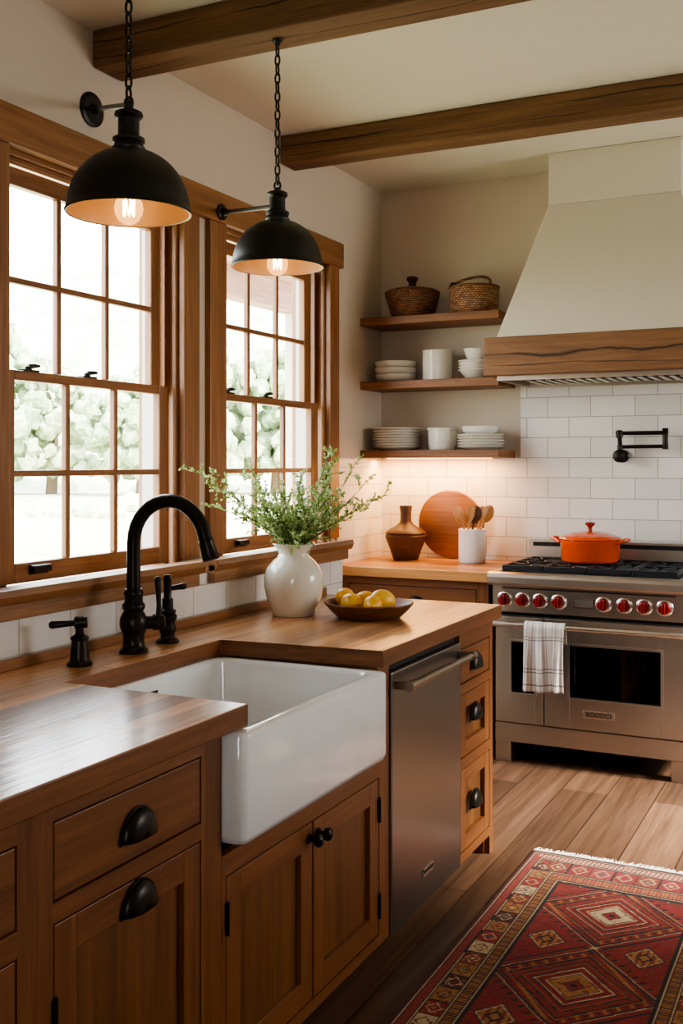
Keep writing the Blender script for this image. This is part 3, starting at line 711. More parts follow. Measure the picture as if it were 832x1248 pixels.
lettering('BOOEICI', .03, Matrix(((1, 0, 0, -1.104), (0, 0, -1, 4.9606), (0, 1, 0, .272), (0, 0, 0, 1))), pl)
b = MB(); b.tube([(rx0 + .02, 4.885, .682), (rx1 - .02, 4.885, .682)], .0135, 20)
for xx in (rx0 + .03, rx1 - .03): b.tube([(xx, 4.97, .682), (xx, 4.885, .682)], .011, 14); b.tube([(xx - .018, 4.885, .682), (xx + .018, 4.885, .682)], .0165, 20)
b.build('handle', M['chrome'], t, weld=False)
b = MB(); b.box((rx0, 4.975, .098), (rx1, 5.0, .188)); b.build('kick_panel', M['steel'], t, bevel=.0015)
for xa in (rx0, rx1 - .078): MB().box((xa, 4.978, 0), (xa + .078, 5.06, .0975)).build('foot', M['steel'], t, bevel=.002)
for xa in (rx0, rx1 - .078): MB().box((xa, 5.48, 0), (xa + .078, 5.56, .099)).build('foot', M['steel_dark'], t)

# towel over the oven handle
def towel_mat():
    m = NT('striped_towel_cloth'); tc = m.n('ShaderNodeTexCoord'); sp = m.n('ShaderNodeSeparateXYZ'); m.l(tc.outputs['UV'], sp.inputs[0])
    def bands(o, spec):
        tot = None
        for c, w in spec:
            k = m.math('LESS_THAN', m.math('ABSOLUTE', m.math('SUBTRACT', o, c)), w); tot = k if tot is None else m.math('MAXIMUM', tot, k)
        return tot
    X, Y = sp.outputs[0], sp.outputs[1]
    v1 = bands(X, [(.08, .012), (.13, .01), (.24, .03), (.32, .008), (.44, .012), (.5, .03), (.56, .01), (.69, .012), (.77, .035), (.84, .01), (.94, .014)])
    h1 = bands(Y, [(.07, .008), (.2, .006), (.235, .006), (.53, .005), (.56, .004)])
    col = m.mix(m.math('MULTIPLY', v1, .55), lin('#ddd6cd'), lin('#8c7c86')); col = m.mix(m.math('MULTIPLY', h1, .7), col, lin('#5d4c52'))
    nz = m.noise(tc.outputs['Object'], 500, 2); m.l(col, m.b.inputs['Base Color']); m.set(Roughness=.95); m.bump(nz, .25, .002); return m.m
b = MB(); nu, nv = 40, 44; grid = []; uv = []
for j in range(nv + 1):
    s = j / nv
    for i in range(nu + 1):
        u = i / nu; x = -1.438 + .198 * u + .006 * math.sin(u * 9 + s * 3)
        fold = (.006 + .012 * s) * math.sin(u * 17 + .6 * math.sin(s * 3)) + .004 * math.sin(u * 41 + s * 5)
        L = s * .43                                       # short back drop, over the bar, long front drop
        if L < .08: y, z = 4.885 + .021, .682 - (.08 - L)
        elif L < .145: a = PI * (L - .08) / .065; y, z = 4.885 + .021 * math.cos(a), .682 + .021 * math.sin(a)
        else: y, z = 4.885 - .021 - max(0, fold) * min(1, (L - .145) * 9) - .004, .682 - (L - .145) * 1.06 - .004 * math.sin(u * 6)
        grid.append((x, y, z)); uv.append((u, 1 - s))
b.add(grid, [(j*(nu+1)+i, j*(nu+1)+i+1, (j+1)*(nu+1)+i+1, (j+1)*(nu+1)+i) for j in range(nv) for i in range(nu)], 0, True)
o = b.build('tea_towel', towel_mat(), loc=(-1.34, 4.87, .69), weld=False)
ul = o.data.uv_layers.new(name='cloth')
for lp in o.data.loops: ul.data[lp.index].uv = uv[lp.vertex_index]
sm = o.modifiers.new('thick', 'SOLIDIFY'); sm.thickness = .003; sm.offset = 0
tag(o, 'white and grey striped tea towel hung over the oven handle', 'towel')

# dutch oven
px, py, pz = -1.217, 5.28, .9585
t = thing('dutch_oven', 'orange enamelled lidded pot standing on the range', 'pot', (px, py, pz))
b = MB(); b.lathe([(0, 0), (.125, 0), (.136, .005), (.142, .016), (.146, .10), (.150, .106), (.150, .112), (.142, .114), (.0, .114)], (px, py, pz), 56); b.build('pot_body', M['orange'], t)
b = MB(); b.lathe([(.151, .114), (.154, .118), (.151, .124), (.138, .131), (.1, .144), (.06, .152), (.03, .155), (.0, .156)], (px, py, pz), 56); ld = b.build('lid', M['orange'], t)
b = MB(); b.lathe([(.016, .153), (.011, .16), (.010, .172), (.016, .18), (.024, .186), (.025, .193), (.02, .198), (0, .2)], (px, py, pz), 28); b.build('lid_knob', plain('dark_red_knob', '#8a2a12', .25), ld)
for s in (-1, 1):
    b = MB(); b.tube([(px + s * .142, py - .045, pz + .1), (px + s * .165, py - .04, pz + .112), (px + s * .185, py - .02, pz + .117), (px + s * .19, py, pz + .118), (px + s * .185, py + .02, pz + .117), (px + s * .165, py + .04, pz + .112), (px + s * .142, py + .045, pz + .1)], .0095, 12)
    b.build('handle', M['orange'], t)

# pot filler
t = thing('pot_filler', 'black folding pot filler tap mounted on the tiles above the range', 'tap', (-1.115, 5.588, 1.49))
b = MB(); b.tube([(-1.118, 5.588, 1.489), (-1.118, 5.575, 1.489), (-1.118, 5.57, 1.489)], [.034, .034, .028], 28); b.tube([(-1.118, 5.58, 1.489), (-1.118, 5.51, 1.489)], .013, 14); b.build('wall_flange', M['black'], t, weld=False)
b = MB(); b.tube([(-1.118, 5.522, 1.489), (-1.118, 5.505, 1.489), (-1.118, 5.495, 1.489), (-1.118, 5.492, 1.489)], [.018, .033, .033, .026], 24); b.build('valve_handle', M['black'], t)
b = MB(); b.tube([(-1.118, 5.52, 1.49), (-1.118, 5.52, 1.52), (-1.118, 5.52, 1.523), (-1.118, 5.52, 1.545), (-1.118, 5.518, 1.548), (-1.118, 5.508, 1.59)], [.01, .01, .0155, .0155, .0115, .0115], 16)
b.tube([(-1.118, 5.52, 1.536), (-.9, 5.52, 1.538)], .0095, 14); b.build('lower_arm', M['black'], t, weld=False)
b = MB(); b.tube([(-.892, 5.52, z) for z in (1.522, 1.526, 1.53, 1.62, 1.624, 1.63)], [.012, .017, .0145, .0145, .017, .013], 18); b.build('joint', M['black'], t)
b = MB(); b.tube([(-.9, 5.505, 1.606), (-1.115, 5.505, 1.606)], .0105, 14); b.tube([(-1.118, 5.505, 1.58), (-1.118, 5.505, 1.585), (-1.118, 5.505, 1.615), (-1.118, 5.505, 1.622)], [.012, .018, .02, .012], 18); b.build('upper_arm', M['black'], t, weld=False)

# ------------------------------------------------------------------ shelf and counter objects
def dish(prof, mat, name='plate', n=44):
    return MB().lathe(prof, (0, 0, 0), n).build(name, mat)
def bowl_prof(r, h, foot=.5, th=.004):
    out = [(0, .004), (r * foot * .9, .004), (r * foot, .0), (r * foot + .004, .002)]
    for k in range(1, 7): a = k / 6; out.append((r * (foot + (1 - foot) * a ** .8), h * a))
    out += [(r + .0035, h - .003), (r + .0045, h), (r + .002, h + .003), (r - th, h)]
    for k in range(5, -1, -1): a = k / 6; out.append((max(0, r * (foot + (1 - foot) * a ** .8) - th), max(.009, h * a)))
    return out + [(0, .009)]
def plate_prof(r, h=.014):
    return [(0, .002), (r * .6, .002), (r * .62, 0), (r * .66, .002), (r * .9, h * .55), (r, h - .003), (r + .0012, h - .001), (r, h), (r * .9, h * .7 + .002), (r * .66, .006), (0, .005)]
def lowbowl_prof(r, h):
    return [(0, .003), (r * .6, .003), (r * .64, 0), (r * .8, .004), (r * .95, h * .35), (r, h * .8), (r + .002, h), (r - .002, h + .001), (r - .005, h * .8), (r * .92, h * .36), (r * .6, .008), (0, .008)]
words_ = ['lowest', 'second from the bottom', 'third from the bottom', 'fourth from the bottom', 'fifth from the bottom', 'sixth from the bottom', 'seventh from the bottom', 'topmost']
def stack(src, x, y, z, n, pitch, lab, group, cat='plate', names=None):
    for k in range(n):
        o = src if k == 0 else src.copy()
        if k: COL.objects.link(o)
        o.location = (x + random.uniform(-.001, .001), y, z + .0005 + k * pitch)
        w = 'topmost' if k == n - 1 and n > 1 else words_[k]
        tag(o, lab % w, cat, group)
    return z + .0005 + n * pitch
S3, S2, S1 = 1.524, 1.904, 2.256
YS = 5.455
p = dish(plate_prof(.138, .022), M['ceramic']); stack(p, -2.335, YS, S3, 8, .0146, '%s plate of the tall plate stack on the lowest shelf', 'plates stacked at the corner of the lowest shelf')
p = dish(plate_prof(.127, .022), M['ceramic']); stack(p, -1.848, YS, S3, 5, .0155, '%s plate of the stack below a shallow bowl, lowest shelf', 'plates stacked at the right of the lowest shelf')
o = dish(lowbowl_prof(.098, .042), M['ceramic'], 'shallow_bowl'); o.location = (-1.85, YS, S3 + .0005 + 4 * .0155 + .022); tag(o, 'shallow white bowl on the right-hand plate stack of the lowest shelf', 'bowl')
o = dish([(0, .003), (.06, .003), (.066, 0), (.071, .003), (.078, .03), (.080, .1), (.079, .106), (.0835, .108), (.0845, .113), (.084, .12), (.078, .121), (.076, .1), (.072, .02), (0, .012)], M['ceramic'], 'crock')
o.location = (-2.066, YS, S3 + .0005); tag(o, 'short white crock with a rolled rim on the lowest shelf', 'crock')
p = dish(lowbowl_prof(.118, .042), M['ceramic'], 'shallow_bowl'); stack(p, -2.345, YS, S2, 3, .036, '%s shallow white bowl in the corner stack of the middle shelf', 'shallow bowls on the middle shelf', 'bowl')
o = dish([(0, .003), (.072, .003), (.077, 0), (.082, .004), (.0835, .02), (.0835, .155), (.085, .16), (.0855, .166), (.0825, .168), (.08, .16), (.079, .02), (0, .012)], M['ceramic'], 'canister')
o.location = (-2.095, YS, S2 + .0005); tag(o, 'tall white canister standing in the middle of the middle shelf', 'canister')
p = dish(bowl_prof(.094, .05, .5), M['ceramic'], 'bowl'); zt = stack(p, -1.872, YS, S2, 4, .0165, '%s nested bowl of the stack below a small bowl, middle shelf', 'nested bowls on the middle shelf', 'bowl')
o = dish(bowl_prof(.072, .068, .6), M['ceramic'], 'bowl'); o.location = (-1.868, YS, zt + .029); tag(o, 'small white bowl on top of the nested bowls beside the hood', 'bowl')

# baskets
t = thing('lidded_basket', 'dark wicker basket with a lid and turned wooden knob on the highest shelf', 'basket', (-2.246, YS, S1 + .0005))
bx, byy, bz = -2.246, YS, S1 + .0005
b = MB(); b.lathe([(0, 0), (.105, 0), (.113, .006), (.128, .05), (.14, .09), (.148, .115), (.152, .125), (.149, .135), (.0, .135)], (bx, byy, bz), 56); b.build('basket_body', M['wicker_d'], t)
b = MB(); b.lathe([(.152, .134), (.155, .14), (.15, .149), (.13, .158), (.08, .168), (.0, .172)], (bx, byy, bz), 56); ld = b.build('lid', M['wicker_d'], t)
b = MB(); b.lathe([(.028, .168), (.023, .178), (.019, .19), (.022, .204), (.031, .214), (.033, .224), (.028, .232), (.0, .234)], (bx, byy, bz), 28); b.build('lid_knob', wood('dark_turned_wood', '#24140a', '#4a2c17', 'Z'), ld)
bx = -1.884
t = thing('handled_basket', 'round tan wicker basket with a folded-down handle on the highest shelf', 'basket', (bx, YS, bz))
b = MB(); b.lathe([(0, 0), (.118, 0), (.125, .006), (.131, .05), (.134, .1), (.134, .135), (.136, .142), (.134, .149), (.128, .149), (.126, .135), (.12, .02), (0, .012)], (bx, byy, bz), 56); b.build('basket_body', M['wicker_l'], t)
b = MB(); b.lathe([(.132, .138), (.138, .141), (.1385, .147), (.134, .151), (.128, .149)], (bx, byy, bz), 56); b.build('rim', M['wicker_d'], t)
b = MB(); pts = []
for k in range(15):
    a = PI * k / 14; pts.append((bx + .128 * -math.cos(a) * (1 if k < 8 else .78), byy - .02 + .03 * math.sin(a), bz + .147 + .074 * math.sin(a) ** .8 * (.55 + .45 * k / 14)))
b.tube(pts, .0075, 10); b.build('handle', M['wicker_l'], t)
b = MB(); b.tube([(bx - .128, byy - .02, bz + .148), (bx - .112, byy - .02, bz + .168), (bx - .095, byy - .02, bz + .17)], [.016, .017, .008], 12); b.build('handle_knot', M['knot_brown'], t)

# wooden jug, board, crock with spoons
jw = wood('dark_turned_jug', '#3d2312', '#65402a', 'X', rough=.5, scale=1.5); cz = CT + .0006
o = MB().lathe([(0, 0), (.066, 0), (.070, .004), (.085, .05), (.108, .108), (.113, .124), (.1145, .132), (.108, .14), (.113, .146), (.109, .154), (.08, .172), (.047, .192), (.034, .205), (.03, .225), (.030, .26), (.036, .293), (.035, .297), (.029, .295), (.022, .26), (.0, .255)], (0, 0, 0), 48).build('wooden_jug', jw)
o.location = (-2.262, 5.40, cz); tag(o, 'dark turned wooden jug with a narrow neck beside the cutting board', 'jug')
bw = wood('board_wood', '#74482a', '#a06e42', 'X', rough=.45, scale=.8)
o = MB().lathe([(0, -.011), (.186, -.011), (.191, -.007), (.191, .007), (.186, .011), (0, .011)], (0, 0, 0), 72).build('cutting_board', bw)
o.location = (-2.045, 5.533, cz + .1915); o.rotation_euler = (math.radians(-83) + PI, 0, 0); tag(o, 'round wooden cutting board leaning on the tiles between jug and spoons', 'cutting board')
cx_, cy_ = -1.872, 5.385
o = MB().lathe([(0, .003), (.062, .003), (.067, 0), (.071, .004), (.072, .02), (.072, .172), (.0735, .178), (.071, .181), (.067, .178), (.066, .02), (0, .012)], (0, 0, 0), 44).build('utensil_crock', plain('white_enamel', '#e7e5e0', .2))
o.location = (cx_, cy_, cz); tag(o, 'straight white crock holding wooden spoons, beside the cutting board', 'crock')
sw = wood('spoon_wood', '#8a5a2f', '#c08e55', 'Z', rough=.5); sw2 = wood('pale_spoon_wood', '#b07f4a', '#d8ad78', 'Z', rough=.5)
def utensil(kind, lean, az, L, mat, spin):
    b = MB(); b.tube([(0, 0, 0), (0, 0, L * .5), (0, 0, L - .075)], [.0055, .0055, .007], 10)
    if kind == 'spoon':
        vs = []; fs = []; n, m = 16, 6
        for q in range(2):
            for j in range(m + 1):
                for i in range(n):
                    a = 2 * PI * i / n; r = j / m
                    vs.append((.032 * r * math.cos(a), (.012 * (1 - r * r) * (-1)) + (.004 if q else 0), L - .05 + .05 * r * math.sin(a)))
            o0 = q * (m + 1) * n
            fs += [(o0+j*n+i, o0+j*n+(i+1)%n, o0+(j+1)*n+(i+1)%n, o0+(j+1)*n+i) for j in range(m) for i in range(n)]
        fs += [(m*n+i, m*n+(i+1)%n, (m+1)*n+m*n+(i+1)%n, (m+1)*n+m*n+i) for i in range(n)]
        b.add(vs, fs, 0, True)
    else:
        b.prism([(-.008, L - .085), (.008, L - .085), (.024, L - .05), (.026, L - .004), (.018, L), (-.022, L - .01), (-.024, L - .05)], -.0035, .0035, 'Y')
    o = b.build('wooden_' + kind, mat, weld=False)
    rot = Matrix.Rotation(lean, 4, 'Y') @ Matrix.Rotation(spin, 4, 'Z')
    base = Vector((cx_ - math.copysign(.036, lean), cy_ + az, cz + .016))
    o.rotation_euler = rot.to_euler(); o.location = base; return o
tag(utensil('spoon', -.40, -.030, .305, sw, -.25), 'wooden spoon leaning out of the crock towards the cutting board', 'spoon')
tag(utensil('spatula', .12, -.012, .285, sw, .1), 'narrow wooden spatula standing upright in the crock', 'spatula')
tag(utensil('spoon', .22, .006, .295, jw, .2), 'darker wooden spoon in the middle of the crock', 'spoon')
tag(utensil('spatula', .33, .038, .305, sw2, .1), 'pale wooden spatula at the back of the crock', 'spatula')
tag(utensil('spoon', .44, .022, .32, sw, .25), 'wooden spoon leaning out of the crock towards the range', 'spoon')

# white vase and its greenery
vx, vy, vz = -1.786, 3.25, CT + .0006
o = MB().lathe([(0, .003), (.066, .003), (.070, 0), (.074, .004), (.082, .025), (.096, .062), (.104, .1), (.1035, .135), (.094, .165), (.075, .188), (.058, .202), (.053, .213), (.0545, .222), (.063, .236), (.073, .246), (.0745, .249), (.071, .25), (.062, .239), (.05, .224), (.046, .212), (.06, .19), (.09, .13), (.07, .02), (0, .012)], (0, 0, 0), 56).build('vase', M['ivory'])
o.location = (vx, vy, vz); tag(o, 'ivory ceramic vase of green sprigs on the butcher block by the window', 'vase')
def leafmat(name, a, c):
    t = NT(name); v = t.coords(); f = t.noise(v, 24, 3); col = t.ramp(f, [(.3, lin(a)), (.7, lin(c))]); t.l(col, t.b.inputs['Base Color']); t.set(Roughness=.55)
    t.b.inputs['Subsurface Weight'].default_value = 0.0
    tl = t.n('ShaderNodeBsdfTranslucent'); t.l(col, tl.inputs['Color']); mx = t.n('ShaderNodeMixShader'); mx.inputs[0].default_value = .45
    t.l(t.b.outputs[0], mx.inputs[1]); t.l(tl.outputs[0], mx.inputs[2]); t.l(mx.outputs[0], t.out.inputs['Surface']); return t.m
LM = [leafmat('fresh_leaf', '#789c4b', '#b9d585'), leafmat('pale_leaf', '#a0bd6c', '#d6e3ac'), leafmat('bud', '#d5dcb4', '#f2f3e2')]
SM = leafmat('green_stem', '#566b36', '#7f9152')
def sprig(tip, bend, dens, seed, scale=1., minr=.28):
    rnd = random.Random(seed)
    base = Vector((vx + rnd.uniform(-.012, .012), vy + rnd.uniform(-.012, .012), vz + .12)); neck = Vector((vx, vy, vz + .235)) + (Vector(tip) - Vector((vx, vy, vz + .3))).normalized() * .028
    neck.z = vz + .24; tip = Vector(tip); mid = neck.lerp(tip, .5) + Vector(bend)
    P = []
    for k in range(13):
        s = k / 12
        P.append(base.lerp(neck, s * 4) if s < .25 else (lambda q: neck * (1 - q) ** 2 + mid * 2 * q * (1 - q) + tip * q * q)((s - .25) / .75))
    st = MB(); st.tube(P, [.0026 - .0017 * k / 12 for k in range(13)], 5)
    lf = MB()
    def leaf(p, d, L, W, mi):
        d = d.normalized(); side = d.cross(Vector((rnd.uniform(-1, 1), rnd.uniform(-1, 1), rnd.uniform(-1, 1)))).normalized(); up = side.cross(d)
        lf.add([p, p + d * L * .45 + side * W, p + d * L * .5 + up * W * .5, p + d * L * .45 - side * W, p + d * L], [(0, 1, 2), (0, 2, 3), (1, 4, 2), (2, 4, 3)], mi, False)
    def along(q):
        q = max(0, min(.9999, q)) * 12; i = int(q); return P[i].lerp(P[i + 1], q - i), (P[i + 1] - P[i]).normalized()
    nb = int(dens * 13)
    for kb in range(nb):
        q = minr + (1 - minr) * (kb + rnd.random()) / nb; p, t_ = along(q)
        d = (t_ * rnd.uniform(.5, 1.1) + Vector((rnd.gauss(0, 1), rnd.gauss(0, 1), rnd.gauss(.15, .8))).normalized() * .8).normalized()
        L = rnd.uniform(.025, .075) * scale * (1.15 - .5 * q); e = p + d * L + Vector((0, 0, rnd.uniform(-.004, .01)))
        st.tube([p, p.lerp(e, .5) + Vector((0, 0, .003)), e], [.0011, .0009, .0006], 4, caps=False)
        for kk in range(int(6 + 8 * L / .06)):
            s = rnd.uniform(.15, 1.05); w = p.lerp(e, s)
            leaf(w, (d + Vector((rnd.gauss(0, 1), rnd.gauss(0, 1), rnd.gauss(.2, 1))) * .8), rnd.uniform(.008, .0165), rnd.uniform(.003, .0052), rnd.choices((0, 1, 2), (5, 4, 2))[0])
        if rnd.random() < .55: lf.ball(e, rnd.uniform(.002, .0034), 6, 2)
    for kk in range(16): leaf(along(1 - rnd.random() * .12)[0], Vector((rnd.gauss(0, 1), rnd.gauss(0, 1), rnd.gauss(.6, .6))), rnd.uniform(.007, .013), .0032, rnd.choice((0, 1, 1)))
    t = thing('greenery_sprig', 'leafy green sprig with tiny pale buds standing in the ivory vase', 'sprig', (vx, vy, vz + .12), 'sprigs in the ivory vase')
    st.build('stem', SM, t, weld=False); lf.build('foliage', LM, t, weld=False)
tips = [((-2.20, 3.18, 1.445), (0, 0, .05), 1.1), ((-2.13, 3.22, 1.38), (0, 0, .02), 1.2), ((-2.1, 3.33, 1.33), (0, 0, .05), 1.1), ((-2.03, 3.12, 1.42), (-.02, 0, -.01), 1.2), ((-2.0, 3.3, 1.40), (0, 0, 0), 1.2),
        ((-1.93, 3.2, 1.43), (0, 0, 0), 1.2), ((-1.89, 3.36, 1.37), (0, 0, 0), 1.2), ((-1.84, 3.15, 1.36), (0, 0, 0), 1.2), ((-1.79, 3.3, 1.38), (0, 0, 0), 1.2), ((-1.74, 3.22, 1.42), (0, 0, 0), 1.3),
        ((-1.64, 3.24, 1.50), (0, .0, -.02), 1.6), ((-1.65, 3.30, 1.485), (.01, .0, -.02), 1.6), ((-1.61, 3.2, 1.42), (0, 0, -.02), 1.2), ((-1.56, 3.28, 1.455), (.01, 0, -.03), 1.3), ((-1.47, 3.22, 1.41), (.0, 0, -.02), 1.0),
        ((-1.44, 3.27, 1.345), (0, 0, .02), 1.0), ((-1.52, 3.3, 1.32), (0, 0, 0), 1.2), ((-1.55, 3.18, 1.26), (0, 0, .03), 1.1), ((-1.68, 3.12, 1.36), (0, 0, 0), 1.2), ((-1.98, 3.2, 1.27), (0, 0, .03), 1.1),
        ((-1.70, 3.36, 1.40), (0, 0, 0), 1.2), ((-1.87, 3.1, 1.30), (0, 0, .02), 1.2), ((-1.62, 3.1, 1.28), (0, 0, .02), 1.2), ((-1.77, 3.12, 1.29), (0, 0, .02), 1.3), ((-2.08, 3.16, 1.30), (0, 0, .04), 1.0)]
for k, (tp, bd, dn) in enumerate(tips): sprig(tp, bd, dn, 100 + k)
for k in range(18):
    a = 2 * PI * k / 18; sprig((vx + (.11 + .06 * (k % 2)) * math.cos(a), vy + .1 * math.sin(a), 1.25 + .045 * (k % 3)), (0, 0, .03), 1.5, 300 + k, .9, .22)

# fruit bowl and lemons
ox, oy, oz = -1.525, 3.31, CT + .0006
o = MB().lathe([(0, .004), (.098, .004), (.104, 0), (.11, .003), (.13, .02), (.15, .042), (.157, .050), (.156, .054), (.151, .054), (.143, .044), (.124, .022), (.1, .011), (0, .009)], (0, 0, 0), 56, sy=.92).build('fruit_bowl', wood('bowl_wood', '#4f2c16', '#87552f', 'X', rough=.5, scale=1.2))
o.location = (ox, oy, oz); tag(o, 'shallow dark wooden bowl holding lemons on the butcher block', 'bowl')
def lemonmat():
    t = NT('lemon_peel'); v = t.coords(); f = t.noise(v, 160, 2); g = t.noise(v, 8, 2); t.l(t.mix(g, lin('#eda81c'), lin('#f8c94f')), t.b.inputs['Base Color']); t.set(Roughness=.38); t.bump(f, .25, .002); return t.m
b = MB(); prof = []
for k in range(25):
    a = PI * k / 24; r = .0335 * math.sin(a) ** .9; z = -.041 * math.cos(a)
    if k > 21: r *= 1.0; z += .003
    prof.append((r, z))
prof = [(0, -.046), (.006, -.045), (.010, -.041)] + [q for q in prof if q[0] > .0125] + [(.010, .042), (.006, .047), (0, .049)]
lem = b.lathe(prof, (0, 0, 0), 32).build('lemon', lemonmat())
for k, (lx, ly, lz, rot, sc, lab) in enumerate((((-1.568), 3.262, .050, (1.45, .0, .9), 1.06, 'lemon at the front left of the wooden bowl'), (-1.565, 3.358, .0475, (1.2, .2, 2.1), 1.0, 'smaller lemon at the back, between the two big ones'),
                                         (-1.488, 3.345, .054, (1.3, .4, -.6), 1.16, 'large lemon at the back right of the wooden bowl'), (-1.487, 3.262, .049, (1.5, .1, .3), .98, 'lemon at the front right of the wooden bowl'),
                                         (-1.628, 3.335, .059, (1.5, .0, .2), 1.0, 'lemon lying low against the window side of the wooden bowl'))):
    o = lem if k == 0 else lem.copy()
    if k: COL.objects.link(o)
    o.location = (lx, ly, oz + lz); o.rotation_euler = rot; o.scale = (sc,) * 3; tag(o, lab, 'lemon', 'lemons in the wooden bowl')

# ------------------------------------------------------------------ rug: woven pattern worked out per knot
RXc, RW, RY0, RY1 = -.7125, .3825, 1.95, 3.85
PAL = {'red': lin('#80150f')[:3], 'deep': lin('#470c0a')[:3], 'black': lin('#130809')[:3], 'tan': lin('#94632f')[:3], 'cream': lin('#b39a74')[:3], 'pink': lin('#8d2c28')[:3], 'rust': lin('#74290f')[:3], 'green': lin('#5d6a4c')[:3], 'blue': lin('#39424f')[:3]}
def tick(s, p=.016): return (s / p) % 1 < .5
def rugcol(x, y):
    u = x - RXc; e = RW - abs(u); tp = (RY1 - y) * .62; w = noise.noise(Vector((x * 9, y * 9, 0))) * .004
    side = e < tp; d = min(e, tp) + w * .3; s = y if side else x
    if d < .165:
        if d < .010: return 'deep'
        if d < .013: return 'cream'
        if d < .017: return 'black'
        if d < .040: return 'pink' if tick(s + (d - .03) * .3) else ('rust' if side else 'cream')
        if d < .043: return 'black'
        if d < .046: return 'cream'
        if d < .050: return 'black'
        if d < .108:
            c = (d - .079) / .029; k = math.floor(s / .078); f = (s / .078) - k
            if f < .07: return 'black'
            base = ('tan', 'rust', 'cream', 'red', 'tan', 'deep')[k % 6] if side else ('red', 'pink', 'red', 'rust')[k % 4]
            q = abs(f - .53) * 1.7 + abs(c) * .75
            if .5 < q < .62: return 'deep' if base in ('tan', 'cream') else 'cream'
            if q < .2: return ('red', 'green', 'cream', 'tan', 'blue')[k % 5]
            if noise.noise(Vector((x * 70, y * 70, 3))) > .38: return 'deep' if base in ('tan', 'cream') else 'tan'
            return base
        if d < .112: return 'black'
        if d < .115: return 'cream'
        if d < .119: return 'black'
        if d < .147: return 'tan' if tick(s, .013) else ('deep' if side else 'pink')
        if d < .151: return 'black'
        if d < .155: return 'cream'
        return 'black'
    P = .5; v = ((y - 3.395 + P / 2) % P) - P / 2; kk = round((y - 3.395 - v) / P)
    L = abs(u) / .97 + abs(v) + w
    warm = 'tan' if kk % 2 else 'cream'
    if L < .012: return 'black'
    if L < .026: return 'red'
    if L < .034: return 'deep'
    if L < .072: return warm if noise.noise(Vector((x * 60, y * 60, 1))) < .42 else 'rust'
    if L < .078: return 'black'
    if L < .084: return 'cream'
    if L < .112: return 'red' if not (.094 < L < .099) else 'deep'
    if L < .118: return 'cream'
    if L < .128: return 'black'
    if L < .148: return 'red'
    if L < .152: return 'cream' if kk % 2 == 0 else 'tan'
    if L < .158: return 'black'
    # lattice between the medallions
    a = (u + v * .93) ; c = (u - v * .93)
    g1 = (L - .158)
    if .029 < g1 < .038: return 'black'
    if .038 < g1 < .042: return 'tan'
    if .075 < g1 < .086: return 'black'
    if .086 < g1 < .09: return 'cream'
    hu = abs(u) - .145; hv = abs(abs(v) - .25)
    M2 = abs(hu) / .8 + hv
    if M2 < .02: return 'tan'
    if M2 < .032: return 'black'
    if M2 < .062: return ('tan' if tick(abs(u) * 1.0, .022) else 'rust')
    if M2 < .068: return 'cream'
    if M2 < .076: return 'black'
    if abs(v) > .15 and abs(u) < .05:
        q = abs(u) + abs(abs(v) - .25)
        if q < .012: return 'cream'
        if q < .03: return 'rust'
        if q < .036: return 'black'
    if .044 < g1 < .07 and ((u * 1.3 + y) / .034) % 1 < .45: return 'tan' if ((u * 1.3 + y) / .034) % 2 < 1 else 'deep'
    if .1 < g1 < .125 and ((y - u) / .05) % 1 < .6: return 'rust' if ((y - u) / .05) % 1 < .3 else 'black'
    if .007 < g1 < .022 and (abs(v) / .024) % 1 < .4: return 'rust'
    if noise.noise(Vector((x * 45, y * 120, 7))) > .28: return 'rust'
    if ((g1 / .012) % 1 < .3) and noise.noise(Vector((x * 20, y * 20, 2))) > -.1: return 'deep'
    return 'red'
step = .0038; nx_ = int(2 * RW / step); ny_ = int((RY1 - RY0) / step)
vs, cols = [], []
for j in range(ny_ + 1):
    y = RY0 + (RY1 - RY0) * j / ny_
    for i in range(nx_ + 1):
        x = RXc - RW + 2 * RW * i / nx_
        wob = .004 * noise.noise(Vector((y * 3, 0, 0)))
        c = PAL[rugcol(x, y)]; k = .72 + .5 * random.random(); k *= 1 + .16 * noise.noise(Vector((x * 3, y * 60, 5)))
        vs.append((x + wob, y, .011 + .0012 * noise.noise(Vector((x * 4, y * 4, 0))))); cols.append((c[0] * k, c[1] * k, c[2] * k, 1))
W = nx_ + 1
b = MB(); b.add(vs, [(j*W+i, j*W+i+1, (j+1)*W+i+1, (j+1)*W+i) for j in range(ny_) for i in range(nx_)], 0, True)
rm = NT('woven_rug'); at = rm.n('ShaderNodeAttribute', attribute_name='knots'); rm.l(at.outputs['Color'], rm.b.inputs['Base Color']); rm.set(Roughness=.95)
rm.b.inputs['Sheen Weight'].default_value = .06
tcn = rm.n('ShaderNodeTexCoord'); rm.bump(rm.noise(tcn.outputs['Object'], 330, 2), .5, .003)
t = thing('patterned_rug', 'red oriental runner rug with diamond medallions and white fringe on the floor', 'rug', (RXc, 2.9, 0))
org = wl(t); me = bpy.data.meshes.new('pile'); me.from_pydata([Vector(v) - org for v in vs], [], b.f); me.materials.append(rm.m)
ca = me.color_attributes.new('knots', 'FLOAT_COLOR', 'POINT'); ca.data.foreach_set('color', [q for c in cols for q in c])
me.polygons.foreach_set('use_smooth', [True] * len(me.polygons)); o = bpy.data.objects.new('pile', me); COL.objects.link(o); o.parent = t
MB().box((RXc - RW + .002, RY0, .001), (RXc + RW - .002, RY1, .0095)).build('backing', plain('rug_backing', '#4a1815', .95), t)
fm = plain('fringe_cotton', '#e4dccf', .95); b = MB()
